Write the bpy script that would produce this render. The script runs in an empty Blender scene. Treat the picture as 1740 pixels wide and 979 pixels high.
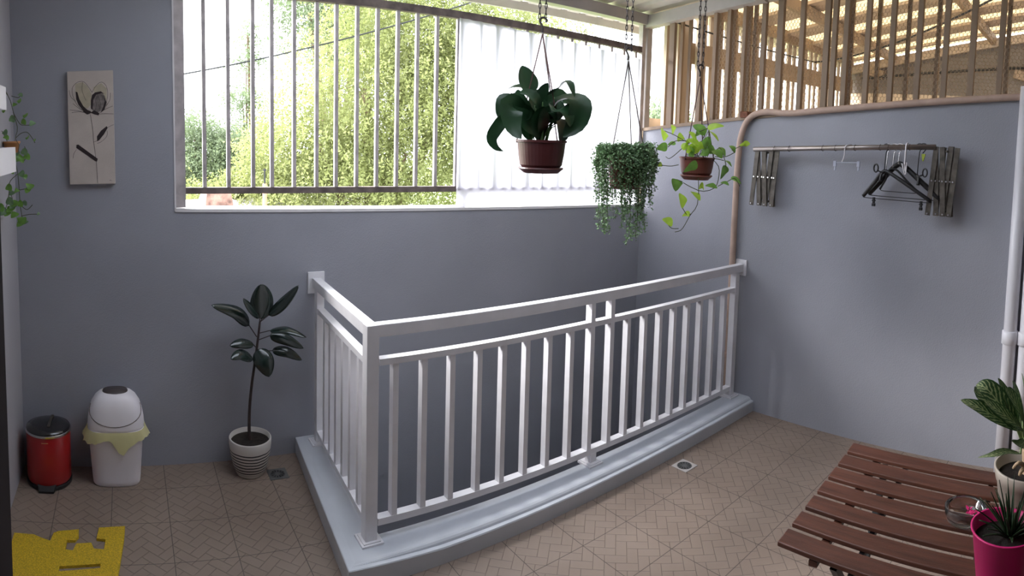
import bpy, bmesh, math, random
from math import sin, cos, pi, radians, hypot
from mathutils import Vector, Matrix
import numpy as np
random.seed(7)
C = bpy.context.scene.collection
S = bpy.context.scene

# ------------------------------------------------------------------ camera, world, exposure
FU, FV, HOR, EYE = 1062.07, 1038.91, 310.84, 1.7
M = Matrix(((0.815308, -0.578451, 0.025832), (0.578682, 0.812471, -0.070841), (0.01999, 0.072705, 0.997153)))
cd = bpy.data.cameras.new('camera'); cam = bpy.data.objects.new('camera', cd); C.objects.link(cam)
cd.type = 'PANO'; cd.panorama_type = 'CENTRAL_CYLINDRICAL'
cd.central_cylindrical_range_u_min = -870 / FU; cd.central_cylindrical_range_u_max = 870 / FU
cd.central_cylindrical_range_v_min = (HOR - 979) / FV; cd.central_cylindrical_range_v_max = HOR / FV
cd.central_cylindrical_radius = 1.0
rt, fw, up_ = Vector(M[0]), Vector(M[1]), Vector(M[2])
m4 = Matrix((rt, up_, -fw)).transposed().to_4x4(); m4.translation = (0, 0, EYE)
cam.matrix_world = m4; cd.clip_start = .02
S.camera = cam
MT = M.transposed()

def ray(u, v):
    th = (u - 870) / FU
    return MT @ Vector((sin(th), cos(th), (HOR - v) / FV))
def ath(u, v, h):            # a point at real horizontal distance h from the viewer
    d = ray(u, v); return Vector((0, 0, EYE)) + d * (h / hypot(d.x, d.y))
def aty(u, v, y):
    d = ray(u, v); return Vector((0, 0, EYE)) + d * (y / d.y)
def atx(u, v, x):
    d = ray(u, v); return Vector((0, 0, EYE)) + d * (x / d.x)
def atz(u, v, z):
    d = ray(u, v); return Vector((0, 0, EYE)) + d * ((z - EYE) / d.z)

w = bpy.data.worlds.new('world'); S.world = w; w.use_nodes = True
bg = w.node_tree.nodes['Background']
bg.inputs[0].default_value = (0.92, 0.96, 1.0, 1); bg.inputs[1].default_value = 6.0
sd = bpy.data.lights.new('sun', 'SUN'); sd.energy = 20.0; sd.angle = radians(40); sd.color = (1, .98, .97)
sun = bpy.data.objects.new('sun', sd); C.objects.link(sun)
sun.rotation_euler = Vector((.42, -.70, -.58)).to_track_quat('-Z', 'Y').to_euler()
S.view_settings.view_transform = 'Standard'; S.view_settings.look = 'None'
S.view_settings.exposure = 0.1; S.view_settings.gamma = 1.0; S.view_settings.use_curve_mapping = False
S.cycles.use_denoising = True
S.cycles.max_bounces = 10; S.cycles.diffuse_bounces = 6; S.cycles.transparent_max_bounces = 16
S.cycles.sample_clamp_indirect = 12

# ------------------------------------------------------------------ materials
def mat(name, col, rough=.6, metal=0., var=.0, vscale=8., bump=0., bscale=60., spec=.5, trans=0., stretch=None, coat=0.):
    m = bpy.data.materials.new(name); m.use_nodes = True; nt = m.node_tree
    b = nt.nodes['Principled BSDF']
    b.inputs['Base Color'].default_value = (*col, 1); b.inputs['Roughness'].default_value = rough
    b.inputs['Metallic'].default_value = metal; b.inputs['Specular IOR Level'].default_value = spec
    if coat: b.inputs['Coat Weight'].default_value = coat; b.inputs['Coat Roughness'].default_value = .15
    tc = nt.nodes.new('ShaderNodeTexCoord'); src = tc.outputs['Object']
    if stretch:
        mp = nt.nodes.new('ShaderNodeMapping'); mp.inputs['Scale'].default_value = stretch
        nt.links.new(src, mp.inputs[0]); src = mp.outputs[0]
    n = nt.nodes.new('ShaderNodeTexNoise'); n.inputs['Scale'].default_value = vscale; n.inputs['Detail'].default_value = 5
    nt.links.new(src, n.inputs['Vector'])
    if var:
        r = nt.nodes.new('ShaderNodeValToRGB')
        r.color_ramp.elements[0].position = .3; r.color_ramp.elements[1].position = .7
        r.color_ramp.elements[0].color = (*[max(0, c * (1 - var)) for c in col], 1)
        r.color_ramp.elements[1].color = (*[min(1, c * (1 + var)) for c in col], 1)
        nt.links.new(n.outputs['Fac'], r.inputs[0]); nt.links.new(r.outputs[0], b.inputs['Base Color'])
    if bump:
        n2 = nt.nodes.new('ShaderNodeTexNoise'); n2.inputs['Scale'].default_value = bscale; n2.inputs['Detail'].default_value = 4
        nt.links.new(src, n2.inputs['Vector'])
        bp = nt.nodes.new('ShaderNodeBump'); bp.inputs['Strength'].default_value = bump; bp.inputs['Distance'].default_value = .004
        nt.links.new(n2.outputs['Fac'], bp.inputs['Height']); nt.links.new(bp.outputs[0], b.inputs['Normal'])
    if trans:
        t = nt.nodes.new('ShaderNodeBsdfTranslucent')
        src2 = b.inputs['Base Color']
        if src2.links: nt.links.new(src2.links[0].from_socket, t.inputs[0])
        else: t.inputs[0].default_value = (*[min(1, c * 1.5) for c in col], 1)
        mx = nt.nodes.new('ShaderNodeMixShader'); mx.inputs[0].default_value = trans
        nt.links.new(b.outputs[0], mx.inputs[1]); nt.links.new(t.outputs[0], mx.inputs[2])
        nt.links.new(mx.outputs[0], nt.nodes['Material Output'].inputs[0])
    return m

def sheet_mat(name, col, clear, translucent=.8):
    m = bpy.data.materials.new(name); m.use_nodes = True; nt = m.node_tree; nt.nodes.clear()
    o = nt.nodes.new('ShaderNodeOutputMaterial'); t = nt.nodes.new('ShaderNodeBsdfTranslucent'); t.inputs[0].default_value = (*col, 1)
    d = nt.nodes.new('ShaderNodeBsdfDiffuse'); d.inputs[0].default_value = (*col, 1)
    tr = nt.nodes.new('ShaderNodeBsdfTransparent')
    a = nt.nodes.new('ShaderNodeMixShader'); a.inputs[0].default_value = translucent
    nt.links.new(d.outputs[0], a.inputs[1]); nt.links.new(t.outputs[0], a.inputs[2])
    b = nt.nodes.new('ShaderNodeMixShader'); b.inputs[0].default_value = clear
    nt.links.new(a.outputs[0], b.inputs[1]); nt.links.new(tr.outputs[0], b.inputs[2]); nt.links.new(b.outputs[0], o.inputs[0])
    return m

def math_node(nt, op, a, b=None):
    n = nt.nodes.new('ShaderNodeMath'); n.operation = op
    for i, v in enumerate((a, b)):
        if v is None: continue
        if isinstance(v, (int, float)): n.inputs[i].default_value = v
        else: nt.links.new(v, n.inputs[i])
    return n.outputs[0]

def tile_mat():
    m = bpy.data.materials.new('herringbone_floor_tile'); m.use_nodes = True; nt = m.node_tree
    b = nt.nodes['Principled BSDF']; b.inputs['Roughness'].default_value = .48
    tc = nt.nodes.new('ShaderNodeTexCoord'); sp = nt.nodes.new('ShaderNodeSeparateXYZ'); nt.links.new(tc.outputs['Object'], sp.inputs[0])
    X, Y = sp.outputs[0], sp.outputs[1]; mn = lambda op, a, b=None: math_node(nt, op, a, b)
    W = .0450 * math.sqrt(2)
    p = mn('DIVIDE', mn('ADD', mn('ADD', X, Y), 20.), W); q = mn('DIVIDE', mn('ADD', mn('SUBTRACT', Y, X), 20.), W)
    ip, iq = mn('FLOOR', p), mn('FLOOR', q); fp, fq = mn('SUBTRACT', p, ip), mn('SUBTRACT', q, iq)
    k = mn('FLOORED_MODULO', mn('SUBTRACT', ip, iq), 4.)
    def is_k(v): return mn('COMPARE', k, float(v))
    def is_k2(v):
        o = is_k(v); o.node.inputs[2].default_value = .2; return o
    dist = []
    for d, v in ((fp, 1), (mn('SUBTRACT', 1., fp), 0), (fq, 2), (mn('SUBTRACT', 1., fq), 3)):
        dist.append(mn('ADD', d, is_k2(v)))
    e = mn('MINIMUM', mn('MINIMUM', dist[0], dist[1]), mn('MINIMUM', dist[2], dist[3]))
    brick = mn('SUBTRACT', 1., mn('MINIMUM', mn('DIVIDE', e, .05), 1.))        # 1 in the groove
    gx = mn('FLOORED_MODULO', mn('SUBTRACT', X, .16), .255); gy = mn('FLOORED_MODULO', mn('SUBTRACT', Y, 1.80), .262)
    g = mn('MINIMUM', mn('MINIMUM', gx, mn('SUBTRACT', .255, gx)), mn('MINIMUM', gy, mn('SUBTRACT', .262, gy)))
    grout = mn('LESS_THAN', g, .0016)
    no = nt.nodes.new('ShaderNodeTexNoise'); no.inputs['Scale'].default_value = 3.; no.inputs['Detail'].default_value = 6
    nt.links.new(tc.outputs['Object'], no.inputs['Vector'])
    rp = nt.nodes.new('ShaderNodeValToRGB'); rp.color_ramp.elements[0].position = .3; rp.color_ramp.elements[1].position = .7
    rp.color_ramp.elements[0].color = (.225, .170, .135, 1); rp.color_ramp.elements[1].color = (.285, .220, .178, 1)
    nt.links.new(no.outputs['Fac'], rp.inputs[0])
    def mix(fac, a, col):
        x = nt.nodes.new('ShaderNodeMixRGB'); nt.links.new(fac, x.inputs[0]); nt.links.new(a, x.inputs[1]); x.inputs[2].default_value = (*col, 1); return x.outputs[0]
    c = mix(mn('MULTIPLY', brick, .62), rp.outputs[0], (.075, .05, .038))
    c = mix(mn('MULTIPLY', grout, .85), c, (.05, .036, .03))
    nt.links.new(c, b.inputs['Base Color'])
    h = mn('SUBTRACT', 1., mn('MAXIMUM', brick, grout))
    bp = nt.nodes.new('ShaderNodeBump'); bp.inputs['Strength'].default_value = .6; bp.inputs['Distance'].default_value = .0015
    nt.links.new(h, bp.inputs['Height']); nt.links.new(bp.outputs[0], b.inputs['Normal'])
    return m

def stripe_pot_mat():
    m = bpy.data.materials.new('cream_black_banded_ceramic'); m.use_nodes = True; nt = m.node_tree
    b = nt.nodes['Principled BSDF']; b.inputs['Roughness'].default_value = .45
    tc = nt.nodes.new('ShaderNodeTexCoord'); sp = nt.nodes.new('ShaderNodeSeparateXYZ'); nt.links.new(tc.outputs['Object'], sp.inputs[0])
    no = nt.nodes.new('ShaderNodeTexNoise'); no.inputs['Scale'].default_value = 16; nt.links.new(tc.outputs['Object'], no.inputs['Vector'])
    z = math_node(nt, 'ADD', sp.outputs[2], math_node(nt, 'MULTIPLY', no.outputs['Fac'], .007))
    f = math_node(nt, 'FLOORED_MODULO', z, .0165)
    s = math_node(nt, 'LESS_THAN', f, .0068)
    lo = math_node(nt, 'GREATER_THAN', z, .022); hi = math_node(nt, 'LESS_THAN', z, .142)
    s = math_node(nt, 'MULTIPLY', math_node(nt, 'MULTIPLY', s, lo), hi)
    mx = nt.nodes.new('ShaderNodeMixRGB'); nt.links.new(s, mx.inputs[0]); mx.inputs[1].default_value = (.62, .58, .54, 1); mx.inputs[2].default_value = (.03, .028, .03, 1)
    nt.links.new(mx.outputs[0], b.inputs['Base Color']); return m

def vein_mat():
    m = mat('patterned_leaf', (.05, .11, .035), .35, trans=.15); nt = m.node_tree; b = nt.nodes['Principled BSDF']
    uv = nt.nodes.new('ShaderNodeUVMap'); sp = nt.nodes.new('ShaderNodeSeparateXYZ'); nt.links.new(uv.outputs[0], sp.inputs[0])
    s = math_node(nt, 'ABSOLUTE', math_node(nt, 'SUBTRACT', sp.outputs[0], .5))
    no = nt.nodes.new('ShaderNodeTexNoise'); no.inputs['Scale'].default_value = 9; nt.links.new(uv.outputs[0], no.inputs['Vector'])
    t = math_node(nt, 'SUBTRACT', math_node(nt, 'MULTIPLY', sp.outputs[1], 9.), math_node(nt, 'MULTIPLY', s, 5.))
    t = math_node(nt, 'ADD', t, math_node(nt, 'MULTIPLY', no.outputs['Fac'], .9))
    f = math_node(nt, 'LESS_THAN', math_node(nt, 'FLOORED_MODULO', t, 1.), .36)
    mid = math_node(nt, 'LESS_THAN', s, .03)
    inn = math_node(nt, 'LESS_THAN', s, .42)
    f = math_node(nt, 'MAXIMUM', math_node(nt, 'MULTIPLY', f, inn), mid)
    mx = nt.nodes.new('ShaderNodeMixRGB'); nt.links.new(f, mx.inputs[0]); mx.inputs[1].default_value = (.035, .085, .03, 1); mx.inputs[2].default_value = (.46, .52, .26, 1)
    nt.links.new(mx.outputs[0], b.inputs['Base Color']); return m

WALLC = (.335, .343, .385)
m_wall = mat('grey_blue_painted_plaster', WALLC, .62, var=.05, vscale=2.2, bump=.25, bscale=140)
m_curb = mat('grey_blue_gloss_paint', (.60, .63, .68), .24, var=.04, vscale=6, bump=.04, bscale=60, spec=.7)
m_sill = mat('white_sill_paint', (.78, .76, .77), .5, var=.06)
m_tile = tile_mat()
m_white = mat('white_painted_steel', (.80, .79, .82), .38, var=.05, vscale=10, bump=.1, bscale=90)
m_grille = mat('weathered_off_white_steel', (.50, .45, .45), .55, var=.25, vscale=14, bump=.3)
m_rustbar = mat('grimy_brown_steel', (.16, .125, .115), .7, var=.4, vscale=18, bump=.3)
m_tan = mat('tan_painted_timber', (.29, .21, .145), .65, var=.18, vscale=9, bump=.2, stretch=(1, 1, .1))
m_tan2 = mat('pale_tan_plank', (.40, .32, .25), .7, var=.15, vscale=9, bump=.2, stretch=(1, 1, .1))
m_roof = mat('white_ribbed_metal_roof', (.74, .70, .68), .5, var=.08)
m_beam = mat('grey_white_painted_beam', (.50, .47, .46), .55, var=.12, vscale=5)
m_sheet = sheet_mat('translucent_corrugated_plastic', (.70, .70, .76), .10, .92)
m_fill_roof = sheet_mat('added_translucent_roof_sheet', (.46, .49, .55), .04, .95)  # for the added out-of-view roof sheets that let in extra light
m_amber = sheet_mat('amber_translucent_roof_panel', (.22, .155, .072), .03, .95)
m_wire = mat('galvanised_wire', (.42, .34, .26), .5, metal=.3)
m_chain = mat('dark_chain', (.06, .05, .05), .45, metal=.7)
m_cord = mat('brown_plastic_cord', (.09, .04, .04), .5)
m_pot = mat('maroon_plastic', (.075, .018, .018), .38, var=.1)
m_pot2 = mat('reddish_brown_plastic', (.17, .05, .035), .42, var=.1)
m_lily = mat('dark_lily_leaf', (.010, .034, .013), .33, var=.3, vscale=12, trans=.10)
m_stem = mat('leaf_stalk_green', (.05, .12, .03), .5)
m_fine = mat('small_leaf_green', (.15, .25, .12), .5, var=.4, vscale=30, trans=.25)
m_pothos = mat('bright_pothos_leaf', (.42, .62, .07), .38, var=.2, vscale=14, trans=.5)
m_pothosd = mat('mid_pothos_leaf', (.16, .32, .06), .38, var=.3, vscale=20, trans=.35)
m_vine = mat('brown_green_vine', (.07, .075, .03), .6)
m_rubber = mat('dark_rubber_leaf', (.010, .021, .017), .22, var=.25, vscale=8, coat=.5)
m_bark = mat('thin_dark_trunk', (.045, .03, .028), .8, var=.3, vscale=30, bump=.5)
m_soil = mat('dark_soil', (.018, .013, .010), .95, var=.4, vscale=50, bump=1.)
m_stripe = stripe_pot_mat()
m_red = mat('red_enamel', (.34, .010, .012), .30, coat=.4)
m_black = mat('black_plastic', (.014, .013, .014), .42)
m_blackgloss = mat('glossy_black_lid', (.012, .011, .012), .2, coat=.5)
m_chrome = mat('chrome', (.6, .58, .58), .2, metal=1)
m_bin = mat('white_plastic', (.86, .82, .85), .35, var=.02)
m_bag = sheet_mat('yellowish_bag_film', (.80, .76, .42), .06, .25)
m_cap = mat('dark_brown_plastic', (.07, .055, .055), .45)
m_mat = mat('yellow_vinyl_loop', (.66, .44, .015), .6, var=.35, vscale=220, bump=1., bscale=420)
m_canvas = mat('cream_canvas', (.56, .49, .44), .85, var=.06, vscale=12, bump=.3, bscale=300)
m_ink = mat('dark_brown_paint', (.025, .014, .016), .7)
m_inkgrey = mat('grey_brown_wash', (.20, .17, .16), .8, var=.5, vscale=40)
m_washy = mat('yellowish_wash', (.47, .41, .30), .8, var=.1, vscale=30)
m_wood = mat('dark_red_brown_stained_wood', (.085, .030, .018), .42, var=.35, vscale=5, bump=.25, bscale=30, stretch=(14, 1, 14))
m_door = mat('near_black_door_wood', (.018, .014, .017), .6, var=.2)
m_iron = mat('black_iron', (.015, .015, .018), .45, metal=.3)
m_pink = mat('hot_pink_plastic', (.68, .015, .17), .42)
m_beige = mat('beige_plastic', (.52, .45, .38), .5, var=.04)
m_agl = vein_mat()
m_cane = mat('pale_fleshy_cane', (.62, .44, .27), .6, var=.2, vscale=20)
m_aloe = mat('dark_spiky_leaf', (.025, .055, .022), .4, var=.3, vscale=20)
m_pvc = mat('white_pvc', (.80, .79, .84), .3)
m_conduit = mat('beige_conduit', (.50, .36, .29), .6, var=.15, vscale=10)
m_rust = mat('rusty_brown', (.20, .075, .04), .8, var=.4, vscale=40, bump=.5)
m_rail = mat('brushed_metal_tube', (.42, .37, .34), .35, metal=.8)
m_arm = mat('weathered_metal_strip', (.11, .095, .08), .5, metal=.35, var=.4, vscale=25)
m_clear = mat('clear_white_plastic', (.6, .62, .7), .15, trans=.3)
m_lime = mat('lime_green_plastic', (.35, .42, .04), .4)
m_drain = mat('stainless_frame', (.62, .58, .56), .35, metal=.4)
m_drainin = mat('dull_grate', (.16, .16, .16), .5, metal=.5)
m_terra = mat('terracotta', (.52, .24, .09), .7, var=.1)
m_tree = mat('yellow_green_foliage', (.27, .30, .115), .6, var=.35, vscale=2.2, trans=.45)
m_tree2 = mat('grey_green_foliage', (.19, .24, .14), .6, var=.3, vscale=3, trans=.3)
m_trunk = mat('tree_trunk', (.20, .14, .10), .9, var=.3, vscale=6, bump=.6)
m_grass = mat('ground_grass', (.20, .26, .10), .9, var=.4, vscale=1.)
m_pole = mat('orange_brown_pole', (.42, .22, .13), .7)
m_hroof = mat('white_sheet_roof', (.78, .74, .74), .5)
m_hwall = mat('pinkish_render', (.55, .36, .32), .8, var=.1)
m_brown = mat('brown_thatch', (.24, .14, .11), .9, var=.6, vscale=9, bump=1., bscale=12)
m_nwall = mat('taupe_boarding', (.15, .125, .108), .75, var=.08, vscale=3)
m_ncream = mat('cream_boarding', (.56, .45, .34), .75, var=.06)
gl = bpy.data.materials.new('clear_glass'); gl.use_nodes = True; _b = gl.node_tree.nodes['Principled BSDF']
_b.inputs['Transmission Weight'].default_value = 1; _b.inputs['Roughness'].default_value = .03; _b.inputs['Base Color'].default_value = (.93, .95, .96, 1); _b.inputs['IOR'].default_value = 1.45

# ------------------------------------------------------------------ mesh helpers
def obj(name, bm, m, parent=None, smooth=False, bevel=0.):
    me = bpy.data.meshes.new(name)
    bmesh.ops.recalc_face_normals(bm, faces=bm.faces) if not getattr(bm, 'norecalc', False) else None
    if parent is not None:
        bmesh.ops.translate(bm, verts=bm.verts, vec=-Vector(parent_origin(parent)))
    bm.to_mesh(me); bm.free()
    if smooth:
        for p in me.polygons: p.use_smooth = True
    me.materials.append(m)
    o = bpy.data.objects.new(name, me); C.objects.link(o)
    if parent is not None: o.parent = parent
    if bevel:
        md = o.modifiers.new('bevel', 'BEVEL'); md.width = bevel; md.segments = 2; md.limit_method = 'ANGLE'
    return o
def parent_origin(p):
    v = Vector((0, 0, 0))
    while p is not None: v += p.location; p = p.parent
    return v
def thing(name, label, cat, loc=(0, 0, 0), group=None):
    o = bpy.data.objects.new(name, None); C.objects.link(o); o.location = loc; o.empty_display_size = .1
    o['label'] = label; o['category'] = cat
    if group: o['group'] = group
    return o
def tag(o, label, cat, group=None, kind=None):
    if label: o['label'] = label
    if cat: o['category'] = cat
    if group: o['group'] = group
    if kind: o['kind'] = kind
    return o
def struct(name, bm, m, smooth=False, label=None, bevel=0.):
    o = obj(name, bm, m, None, smooth, bevel); o['kind'] = 'structure'
    if label: o['label'] = label
    return o
def B(): return bmesh.new()
def hexa(bm, p):            # 8 corners: bottom 4 ccw, top 4 ccw
    v = [bm.verts.new(q) for q in p]
    for f in ((3, 2, 1, 0), (4, 5, 6, 7), (0, 1, 5, 4), (1, 2, 6, 5), (2, 3, 7, 6), (3, 0, 4, 7)): bm.faces.new([v[i] for i in f])
    return bm
def box(bm, x0, x1, y0, y1, z0, z1):
    return hexa(bm, [(x0, y0, z0), (x1, y0, z0), (x1, y1, z0), (x0, y1, z0), (x0, y0, z1), (x1, y0, z1), (x1, y1, z1), (x0, y1, z1)])
def beam(bm, p, q, w_, h_, up=(0, 0, 1)):   # rectangular bar from p to q, w_ across, h_ along up
    p, q = Vector(p), Vector(q); t = (q - p).normalized(); upv = Vector(up)
    s = t.cross(upv).normalized(); u = s.cross(t).normalized(); s = s * w_ / 2; u = u * h_ / 2
    return hexa(bm, [p - s - u, p + s - u, q + s - u, q - s - u, p - s + u, p + s + u, q + s + u, q - s + u])
def crom(pts, n):
    pts = [Vector(p) for p in pts]; P = [pts[0]] + pts + [pts[-1]]; out = []
    if len(pts) == 2:
        return [pts[0].lerp(pts[1], i / n) for i in range(n + 1)]
    N = len(pts) - 1
    for k in range(n + 1):
        t = k / n * N; i = min(int(t), N - 1); f = t - i
        a, b, c, d = P[i], P[i + 1], P[i + 2], P[i + 3]
        out.append(.5 * ((2 * b) + (c - a) * f + (2 * a - 5 * b + 4 * c - d) * f * f + (3 * b - a - 3 * c + d) * f ** 3))
    return out
def tube(bm, pts, r, n=8, seg=None, closed=False):
    pts = [Vector(p) for p in pts]
    if seg: pts = crom(pts, seg)
    N = len(pts); rings = []; nrm = None
    for i, p in enumerate(pts):
        if closed: t = pts[(i + 1) % N] - pts[i - 1]
        else: t = pts[min(i + 1, N - 1)] - pts[max(i - 1, 0)]
        if t.length < 1e-9: t = Vector((0, 0, 1))
        t.normalize()
        if nrm is None: nrm = t.orthogonal().normalized()
        nrm = (nrm - t * nrm.dot(t)); nrm = nrm.normalized() if nrm.length > 1e-6 else t.orthogonal().normalized()
        b = t.cross(nrm); rr = r[i] if isinstance(r, (list, tuple)) and len(r) == N else (r if not isinstance(r, (list, tuple)) else r[0] + (r[-1] - r[0]) * i / max(1, N - 1))
        rings.append([bm.verts.new(p + (nrm * cos(a) + b * sin(a)) * rr) for a in [2 * pi * k / n for k in range(n)]])
    for i in range(N if closed else N - 1):
        a, b = rings[i], rings[(i + 1) % N]
        for k in range(n): bm.faces.new((a[k], a[(k + 1) % n], b[(k + 1) % n], b[k]))
    if not closed:
        bm.faces.new(rings[0][::-1]); bm.faces.new(rings[-1])
    return bm
def lathe(bm, prof, c=(0, 0, 0), n=40, sx=1., sy=1., power=None):
    c = Vector(c); rings = []
    for r, z in prof:
        ring = []
        for k in range(n):
            a = 2 * pi * k / n; ca, sa = cos(a), sin(a)
            if power:
                q = (abs(ca) ** power + abs(sa) ** power) ** (-1 / power); ca, sa = ca * q, sa * q
            ring.append(bm.verts.new(c + Vector((r * ca * sx, r * sa * sy, z))))
        rings.append(ring)
    for i in range(len(rings) - 1):
        a, b = rings[i], rings[i + 1]
        for k in range(n): bm.faces.new((a[k], a[(k + 1) % n], b[(k + 1) % n], b[k]))
    if prof[0][0] > 1e-4: bm.faces.new(rings[0][::-1])
    if prof[-1][0] > 1e-4: bm.faces.new(rings[-1])
    return bm
def ngon_prism(bm, poly, z0, z1):
    a = [bm.verts.new((x, y, z0)) for x, y in poly]; b = [bm.verts.new((x, y, z1)) for x, y in poly]
    bm.faces.new(a[::-1]); bm.faces.new(b); n = len(poly)
    for i in range(n): bm.faces.new((a[i], a[(i + 1) % n], b[(i + 1) % n], b[i]))
    return bm
def leaf(bm, pts, width, normal, fold=.22, seg=8, kind='ovate', curl=0.):
    """blade along a centre line; normal = the side it faces"""
    L = crom(pts, seg); nv = Vector(normal).normalized(); rows = []
    uvl = bm.loops.layers.uv.verify()
    for i, p in enumerate(L):
        s = i / seg; t = (L[min(i + 1, seg)] - L[max(i - 1, 0)]).normalized()
        side = t.cross(nv); side = side.normalized() if side.length > 1e-4 else t.orthogonal().normalized()
        n2 = side.cross(t).normalized()
        if kind == 'ovate': wd = sin(pi * min(1, s ** .8)) ** .75
        elif kind == 'heart': wd = max(.25 if s < .3 else 0, sin(pi * min(1, s) ** .62)) ** .8 * 1.12
        elif kind == 'spike': wd = (1 - s) * .9 + .02
        elif kind == 'lance': wd = sin(pi * s ** .7) ** .9
        else: wd = sin(pi * s) ** .5
        h = max(.0, wd) * width / 2
        if i in (0, seg): h = max(h, width * .015)
        row = []
        for u in (-1, -.5, 0, .5, 1):
            off = abs(u) * h * fold + (curl * h * u * u)
            row.append(bm.verts.new(p + side * h * u + n2 * off))
        rows.append(row)
    for i in range(seg):
        for j in range(4):
            f = bm.faces.new((rows[i][j], rows[i][j + 1], rows[i + 1][j + 1], rows[i + 1][j])); f.smooth = True
            for l, (a, b) in zip(f.loops, ((j, i), (j + 1, i), (j + 1, i + 1), (j, i + 1))): l[uvl].uv = (a / 4, b / seg)
    return bm
def chain(bm, p, q, link=.03, r=.0026, wd=.009):
    p, q = Vector(p), Vector(q); L = (q - p).length; n = max(1, int(L / (link * .78))); t = (q - p).normalized()
    a = t.orthogonal().normalized(); b = t.cross(a)
    for i in range(n):
        c = p + (q - p) * ((i + .5) / n); s = a if i % 2 else b
        pts = [c + t * (link / 2) * cos(x) + s * (wd / 2) * sin(x) for x in [2 * pi * k / 10 for k in range(10)]]
        tube(bm, pts, r, 5, closed=True)
    return bm

# ------------------------------------------------------------------ room measures
D, R, L = 3.061, 3.318, -.55
WX0 = .240                                       # left edge of the opening
def sill(x): return 1.336 - .0288 * x
def wtop(y): return 1.793 + .1027 * (D - y)      # top of the right-hand wall
CX0, CY0, CH = .764, 2.019, .087
YB = -1.7                                        # back of the space, behind the viewer

# floor (L-shaped round the stair well)
bm = B(); ngon_prism(bm, [(L, YB), (R, YB), (R, 2.10), (.86, 2.10), (.90, D), (L, D)], -.12, 0)
struct('floor', bm, m_tile)
bm = B(); box(bm, .7, R + .1, 1.9, D + .15, -2.75, -2.65)
struct('floor_1', bm, m_curb, label='stair well bottom, far below')
# walls
bm = B(); box(bm, L - .12, WX0, D, D + .13, -.12, 3.15)
x1 = R + .13
hexa(bm, [(WX0, D, -2.7), (x1, D, -2.7), (x1, D + .13, -2.7), (WX0, D + .13, -2.7), (WX0, D, sill(WX0)), (x1, D, sill(x1)), (x1, D + .13, sill(x1)), (WX0, D + .13, sill(WX0))])
struct('wall_back', bm, m_wall)
bm = B(); hexa(bm, [(R, YB, -2.7), (R + .11, YB, -2.7), (R + .11, D, -2.7), (R, D, -2.7), (R, YB, wtop(YB)), (R + .11, YB, wtop(YB)), (R + .11, D, wtop(D)), (R, D, wtop(D))])
struct('wall_right', bm, m_wall)
bm = B(); box(bm, L - .12, L, YB, D, -.12, 3.6); struct('wall_left', bm, mat('light_grey_plaster', (.40, .39, .42), .7, bump=.2, bscale=140))
bm = B(); box(bm, L - .12, .9, YB - .12, YB, -.12, 3.6); box(bm, 2.6, R + .11, YB - .12, YB, -.12, 3.6); box(bm, .9, 2.6, YB - .12, YB, -.12, 3.6)
struct('wall_front', bm, mat('bounce_cutting_dark_front', (.06, .05, .05), .7))  # unseen wall coloured dark to cut bounce onto railing and curb fronts
bm = B(); box(bm, .70, .80, 2.10, D, -2.7, -.12); box(bm, .70, R, 2.00, 2.10, -2.7, -.12); struct('wall_well', bm, m_wall)
# painted sill and reveal edge
bm = B(); hexa(bm, [(WX0, D - .006, sill(WX0) - .004), (R + .05, D - .006, sill(R) - .004), (R + .05, D + .14, sill(R) - .004), (WX0, D + .14, sill(WX0) - .004),
                    (WX0, D - .006, sill(WX0) + .012), (R + .05, D - .006, sill(R) + .012), (R + .05, D + .14, sill(R) + .012), (WX0, D + .14, sill(WX0) + .012)])
struct('trim_1', bm, m_sill)
bm = B(); box(bm, WX0 - .004, WX0 + .004, D - .003, D + .13, sill(WX0), 3.1); struct('trim_2', bm, m_sill)
bm = B(); hexa(bm, [(R - .012, YB, wtop(YB)), (R + .12, YB, wtop(YB)), (R + .12, D, wtop(D)), (R - .012, D, wtop(D)), (R - .012, YB, wtop(YB) + .028), (R + .12, YB, wtop(YB) + .028), (R + .12, D, wtop(D) + .022), (R - .012, D, wtop(D) + .022)])
struct('trim_3', bm, m_tan)

# curb round the stair well
def curb_profile():      # (outward offset from inner edge, z): flat top, rounded step, ledge, side
    return [(0, -.14), (0, CH), (.118, CH), (.128, CH - .003), (.135, CH - .009), (.139, CH - .017), (.155, CH - .019), (.158, CH - .024), (.158, -.001), (.02, -.001), (.02, -.14)]
bm = B()
path = [((R, CY0 + .158), (0, -1)), None, None]
inner = [Vector((R, CY0 + .160)), Vector((1.15, CY0 + .160)), Vector((CX0 + .165, CY0 + .160)), Vector((CX0 + .165 + .08, D))]
outer = [Vector((R, CY0)), Vector((1.15, CY0)), Vector((CX0, CY0)), Vector((CX0 + .088, D))]
rows = []
for i in range(4):
    rows.append([bm.verts.new((*(inner[i].lerp(outer[i], o / .158)), z if i < 2 or z > CH - .001 or z < CH - .03 else (CH - .001 if z > CH - .022 else CH - .004))) for o, z in curb_profile()])
n = len(rows[0])
for i in range(3):
    for k in range(n): bm.faces.new((rows[i][k], rows[i][(k + 1) % n], rows[i + 1][(k + 1) % n], rows[i + 1][k]))
bm.faces.new(rows[0]); bm.faces.new(rows[3][::-1])
struct('trim_4', bm, m_curb, label='raised grey-blue concrete curb with a rounded step around the stair well')

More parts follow.
